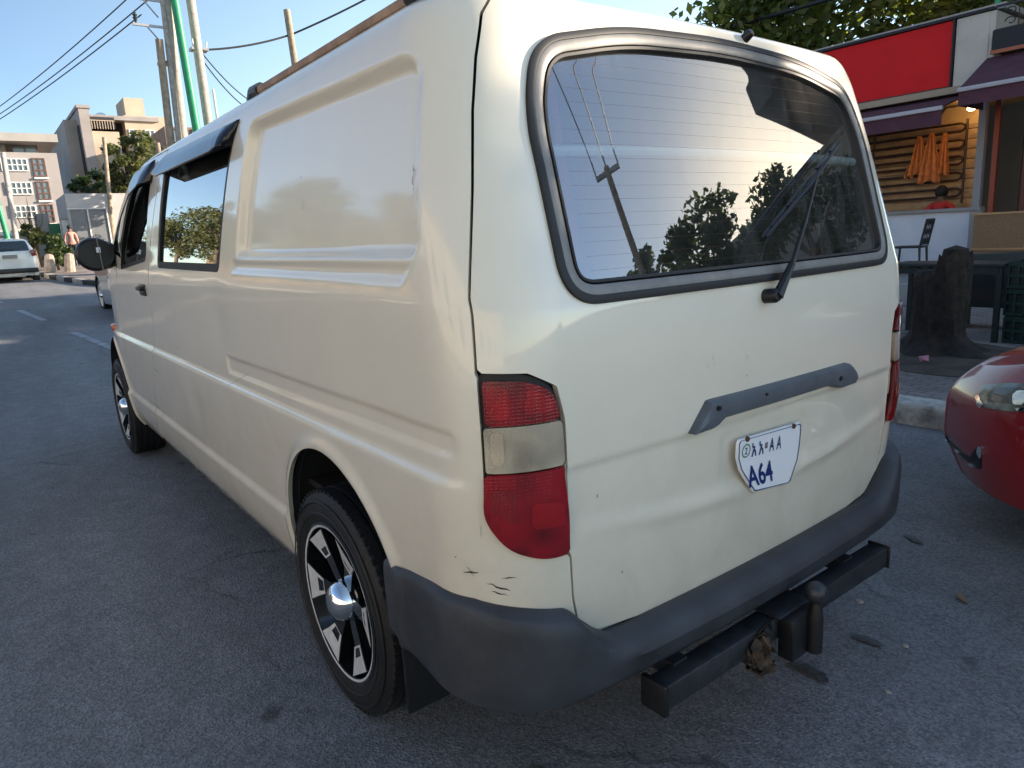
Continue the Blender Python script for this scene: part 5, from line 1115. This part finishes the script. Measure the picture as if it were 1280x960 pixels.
M_skin=mat('brown_skin',(.16,.08,.05),.6); M_pink=mat('pink_shirt',(.55,.25,.20),.85); M_trs=mat('black_trousers',(.015,.015,.018),.85)
J=[(0,0,.95),(0,0,1.12),(0,0,1.30),(0,0,1.42),(0,0,1.50),(.01,0,1.60),(0,.17,1.38),(.02,.23,1.12),(.10,.22,.90),(0,-.17,1.38),(-.02,-.24,1.12),(.05,-.25,.88),(.03,.09,.90),(.12,.10,.50),(.05,.10,.08),(.15,.10,.03),(0,-.09,.90),(-.04,-.10,.50),(-.16,-.10,.08),(-.07,-.10,.03)]
E_=[(0,1),(1,2),(2,3),(3,4),(4,5),(3,6),(6,7),(7,8),(3,9),(9,10),(10,11),(0,12),(12,13),(13,14),(14,15),(0,16),(16,17),(17,18),(18,19)]
Rr_=[(.14,.10),(.125,.095),(.15,.10),(.08,.07),(.05,.05),(.095,.10),(.06,.055),(.045,.045),(.035,.03),(.06,.055),(.045,.045),(.035,.03),(.095,.09),(.065,.065),(.045,.045),(.04,.035),(.095,.09),(.065,.065),(.045,.045),(.04,.035)]
figure('person','pedestrian in a pink shirt and black trousers walking beyond the bollards',(34,-2.10,gz(34)+.16),R_(185),J,E_,Rr_,lambda c:(0 if c.z>1.44 or (abs(c.y)>.19 and c.z<1.05) else (1 if c.z>.93 else 2)),[M_skin,M_pink,M_trs],((-.01,0,1.64),(.10,.095,.10)))
J2=[(0,0,.95),(0,0,1.12),(0,0,1.25),(0,0,1.34),(0,0,1.40),(.0,.01,1.49),(0,.17,1.29),(.12,.22,1.08),(.25,.12,1.06),(0,-.17,1.29),(.12,-.22,1.08),(.25,-.12,1.06),(0,.09,.88),(.01,.10,.45),(.0,.10,.08),(.1,.10,.03),(0,-.09,.88),(.0,-.10,.45),(0,-.10,.08),(.1,-.10,.03)]
figure('person','dark-haired person in a red top standing behind the cafe counter',(3.42,-11.5,.17),R_(95),J2,E_,Rr_,lambda c:(0 if c.z>1.37 or (c.x>.2) else (1 if c.z>.9 else 2)),[M_skin,mat('red_top',(.45,.03,.03),.8),M_trs],((-.01,0,1.53),(.105,.10,.11)))

# ================================================================ CARS
def smooth_tab(tab): x=[t[0] for t in tab]; return pchip(x,[t[1] for t in tab])
def car(name,label,L,hw,loc,rz,pm,top,belt,cab,wx,wr,sidewin,wind,rearw,nose=.30,tail=.22,gm=None,zlo=.2,group=None,rims=M_alloys):
    """x from 0 (tail) to L (nose)"""
    t=thing(name,label,'car',loc,R_(rz),group); fT=smooth_tab(top); fB=smooth_tab(belt); fC=smooth_tab(cab)
    xs=np.concatenate([np.linspace(0,.5,26)[:-1],np.linspace(.5,L-.6,90)[:-1],np.linspace(L-.6,L,60)]); nv=44
    half=[]
    for x in xs:
        T=fT(x);B=min(fB(x),T-.02);C=fC(x)
        e0=max(0,1-x/.45)**2*tail; e1=max(0,(x-(L-.6))/.6)**2.2*nose
        w=hw-e0*.7-e1; row=[]
        for v in np.linspace(0,1,nv):
            if v<.5: q=v/.5; z=zlo+(B-zlo)*q; y=w*(.955+.045*math.sin(math.pi*min(1,q*1.05)*.9+.15)) 
            elif v<.78: q=(v-.5)/.28; y=w*.965+(C-w*.965)*q; zr=T-.045; z=B+(zr-B)*(q**.9)
            else: q=(v-.78)/.22; y=C*(1-q); z=T-.045*(1-q)**2.2
            row.append((x,y,z))
        half.append(row)
    H=np.array(half); Pm=np.concatenate([H,(H*np.array([1,-1,1]))[:,::-1][:,1:]],1)
    # round the ends in profile
    zt=Pm[...,2]; xx=Pm[...,0]
    f=np.clip((xx-(L-.8))/.8,0,1)**2; Pm[...,0]-= f*(.30*np.clip((zt-.52)/.3,0,1)**2+.10*np.clip((.38-zt)/.2,0,1))
    f=np.clip((.7-xx)/.7,0,1)**2; Pm[...,0]+= f*(.07*np.clip((zt-.75)/.4,0,1)**2+.10*np.clip((.38-zt)/.2,0,1))
    Pm[...,1]*=1-.10*(np.clip((xx-(L-.5))/.5,0,1)**3)
    # end caps: pull rings to the middle
    def cap(ring,dx):
        out=[]
        for k,s in enumerate(np.sin(np.linspace(R_(84),R_(1),22))):
            q=ring.copy(); q[:,1]*=s; q[:,2]=zlo+(ring[:,2]-zlo)*s; q[:,0]=ring[:,0]*s+ring[0,0]*(1-s)+dx*(1-s**2)**.5; out.append(q)
        return out
    front=cap(Pm[-1],.07); back=cap(Pm[0],-.05)
    Pm=np.concatenate([np.array(back[::-1]),Pm,np.array(front)],0)
    Nn=gnormal(Pm); Xc,Yc,Zc=Pm[...,0],Pm[...,1],Pm[...,2]; ys=np.abs(Yc)
    arch=np.minimum.reduce([np.hypot(Xc-wx[0],Zc-wr)-wr-.055,np.hypot(Xc-wx[1],Zc-wr)-wr-.055]); arch=np.where(ys>hw*.55,arch,9)
    S=arch.copy(); vi=np.concatenate([np.linspace(0,1,nv),np.linspace(1,0,nv)[1:]])[None,:]+0*Xc; cabm=(vi>.5)
    wn=[]
    for poly in sidewin:
        s=np.where((vi>.45)&(vi<.80),pdist(Xc,Zc,rpoly(poly,.05)),-9); wn.append(('side_window',s))
    if wind: s=np.where(cabm&(Xc>(L*.5)),pdist(Yc,Zc,rpoly(wind,.06)),-9); s=np.where((vi>.72),s,-9); wn.append(('windscreen',s))
    if rearw: s=np.where((Xc<L*.22),pdist(Yc,Zc,rpoly(rearw,.06)),-9); wn.append(('rear_window',s))
    for _,s in wn: S=np.minimum(S,-s)
    bd=panel('body',Pm,Nn,S,0,pm,t); gm=gm or M_glasss
    for nm,s in wn:
        if nm=='side_window':
            for sg in (1,-1): panel(nm,Pm,Nn,np.minimum(s+.004,np.where(Yc*sg>0,9,-9)),-.006,gm,t)
        else: panel(nm,Pm,Nn,s+.004,-.006,gm,t)
    mb=MB(); mb.box((L/2,0,.32),(L-.8,hw*1.5,.22)); mb.build('underbody',M_dark,t); mb=MB(); mb.box((L/2,0,.55),(L-1.6,hw*1.55,.2)); mb.build('cabin_floor',M_dark,t)
    for x in wx:
        for sg in (1,-1): make_wheel(t,(x,sg*(hw-.13),wr),R=wr,wd=.2,sg=sg,detail=False,spokes=5,rimr=wr*.64,two_tone=False)
    for x in (L*.52,L*.36):
        for sg in (1,-1): mb=MB(); mb.box((x,sg*.36,.8),(.14,.46,.75),bev=.05); mb.build('seat',M_seatm,t)
    return t,Pm,Nn,Xc,Yc,Zc,vi
M_redp=paint('dark_red_paint',(.24,.007,.012),(.1,.05,.04),.2,.5,.25); M_whp=paint('white_car_paint',(.66,.68,.66),(.3,.26,.2),.2,.6,.3); M_slp=mat('silver_car_paint',(.48,.47,.46),.3,.5,.8)
M_hlens=mat('headlight_lens',(.20,.24,.22),.2,0,1,croug=.01,col2=(.07,.085,.08),vscale=14,detail=1); M_hdark=mat('lamp_housing_grey',(.05,.06,.058),.3,0,1,croug=.02)
L_=4.45; RX=-.555-L_; RC=-2.36
rc,Pm,Nn,Xc,Yc,Zc,vi=car('red_car','glossy dark red car, only its front corner and headlight in view at the right edge',L_,.865,(RX,RC,0),0,M_redp,
 [(0,.95),(.25,1.08),(.8,1.36),(1.6,1.46),(2.3,1.44),(2.75,1.28),(3.25,1.02),(3.7,.95),(4.2,.86),(4.45,.80)],[(0,.86),(.8,.93),(2,.93),(3.2,.90),(3.8,.84),(4.2,.76),(4.45,.70)],[(0,.62),(1,.55),(2.2,.56),(2.8,.62),(3.3,.70),(4.2,.62),(4.45,.55)],(.85,3.55),.31,
 [[(.72,1.0),(1.0,1.30),(1.7,1.38),(1.74,1.0)],[(1.84,1.0),(1.8,1.38),(2.3,1.36),(2.9,1.02)]],[(-.66,1.02),(-.52,1.38),(.52,1.38),(.66,1.02)],[(-.55,1.06),(-.48,1.30),(.48,1.30),(.55,1.06)])
TT=Xc-np.abs(Yc)            # runs round the front corner
def rcpanel(name,poly,off,m,parent,sgs=(1,),thick=.01,r=.012):
    s=pdist(TT,Zc,rpoly(poly,r)); s=np.where((Xc>3)&(np.abs(Yc)>.2),s,-9)
    for sg in sgs: o=panel(name,Pm,Nn,np.minimum(s,np.where(Yc*sg>0,9,-9)),off,m,parent,thick=thick)
    return o
hl=[(3.60,.652),(3.36,.695),(2.95,.735),(2.88,.71),(3.10,.64),(3.30,.590),(3.50,.572),(3.58,.60)]
for sg in (1,-1):
    h_=rcpanel('headlight',hl,.004,M_hlens,rc,(sg,),r=.03)
    rcpanel('chrome_strip',[(3.57,.615),(3.50,.584),(3.30,.602),(3.10,.652),(3.08,.630),(3.30,.578),(3.52,.560),(3.60,.60)],.008,M_chrome,h_,(sg,)); rcpanel('lamp_housing',[(3.52,.648),(3.34,.680),(3.1,.702),(3.15,.665),(3.32,.618),(3.48,.60)],.007,M_hdark,h_,(sg,)); rcpanel('reflector',[(3.33,.670),(3.25,.680),(3.235,.628),(3.30,.617)],.010,M_chrome,h_,(sg,))
    rcpanel('bumper_slit',[(4.05,.345),(3.60,.300),(3.50,.305),(3.47,.39),(3.52,.395),(3.60,.335),(4.05,.368)],.003,M_black,rc,(sg,)); rcpanel('bumper_chrome',[(4.03,.337),(3.55,.289),(3.55,.298),(4.03,.347)],.008,M_chrome,rc,(sg,),r=.001); rcpanel('fog_reflector',[(3.50,.41),(3.46,.41),(3.46,.36),(3.50,.36)],.010,M_chrome,rc,(sg,))
bs=np.abs(pdist(Xc,np.abs(Yc),[(2.9,-.1),(2.9,.70),(4.0,.66),(4.30,.50),(4.36,-.1)])); s=np.where((vi>.55)&(Xc>2.8),.004-bs,-9); panel('bonnet_gap',Pm,Nn,s,.0015,M_black,rc)
s=np.where((Xc>L_-.35),pdist(Yc,Zc,rpoly([(-.36,.30),(.36,.30),(.46,.50),(-.46,.50)],.03)),-9); panel('grille',Pm,Nn,s,.003,M_black,rc,thick=.006)
wc,Pm,Nn,Xc,Yc,Zc,vi=car('white_car','white hatchback seen from behind, parked in the sun at the far left','car' and 3.8,.82,(27.7,.42,gz(27.9)),1.5,M_whp,
 [(0,1.02),(.12,1.22),(.35,1.44),(1.2,1.50),(2.0,1.46),(2.6,1.22),(2.95,1.0),(3.5,.90),(3.8,.82)],[(0,.95),(.8,.96),(2.4,.93),(3.2,.86),(3.8,.74)],[(0,.60),(.5,.58),(2.0,.56),(3,.66),(3.8,.55)],(.62,3.05),.30,
 [[(.45,1.0),(.6,1.34),(1.3,1.40),(1.33,1.0)],[(1.42,1.0),(1.4,1.40),(1.95,1.36),(2.5,1.02)]],[(-.62,1.02),(-.52,1.38),(.52,1.38),(.62,1.02)],[(-.60,1.04),(-.54,1.38),(.54,1.38),(.60,1.04)],gm=mat('dark_car_glass',(.02,.03,.035),.06,0,1))
gz_=gz(27.9)
for sg in (1,-1): mb=MB(); mb.box((.0,sg*.68,.96),(.12,.16,.22),Matrix.Rotation(R_(15*sg),4,'X'),bev=.03); mb.build('tail_lamp',M_red,wc); 
mb=MB(); mb.box((-.055,0,.86),(.02,.42,.12)); mb.build('number_plate',M_trim,wc); mb=MB(); mb.box((.02,0,.38),(.2,1.5,.16),bev=.03); mb.build('rear_bumper',M_black,wc); mb=MB(); mb.tube([(-.0,.3,1.05),(.03,-.15,1.10)],.012,6); mb.build('wiper',M_black,wc)
sc_,Pm,Nn,Xc,Yc,Zc,vi=car('silver_car','silver car with a reddish side stripe parked ahead of the van, mostly hidden','car' and 4.1,.82,(12.55,-1.44,gz(13.5)),1.0,M_slp,
 [(0,1.0),(.2,1.2),(.6,1.45),(1.5,1.52),(2.2,1.48),(2.7,1.24),(3.1,1.06),(3.7,.98),(4.1,.88)],[(0,.95),(.8,.98),(2.4,.96),(3.4,.90),(4.1,.78)],[(0,.60),(.8,.56),(2.0,.56),(3,.66),(4.1,.58)],(.75,3.25),.36,
 [[(.55,1.03),(.8,1.36),(1.5,1.42),(1.53,1.03)],[(1.62,1.03),(1.6,1.42),(2.15,1.38),(2.7,1.05)]],[(-.62,1.05),(-.52,1.40),(.52,1.40),(.62,1.05)],[(-.55,1.12),(-.48,1.38),(.48,1.38),(.55,1.12)])
s=pdist(Xc,Zc,[(.3,.80),(3.9,.78),(3.9,.92),(.3,.94)]); 
for sg in (1,-1): panel('side_stripe',Pm,Nn,np.minimum(s,np.where(Yc*sg>0,9,-9)),.003,mat('reddish_stripe',(.28,.10,.07),.4),sc_)
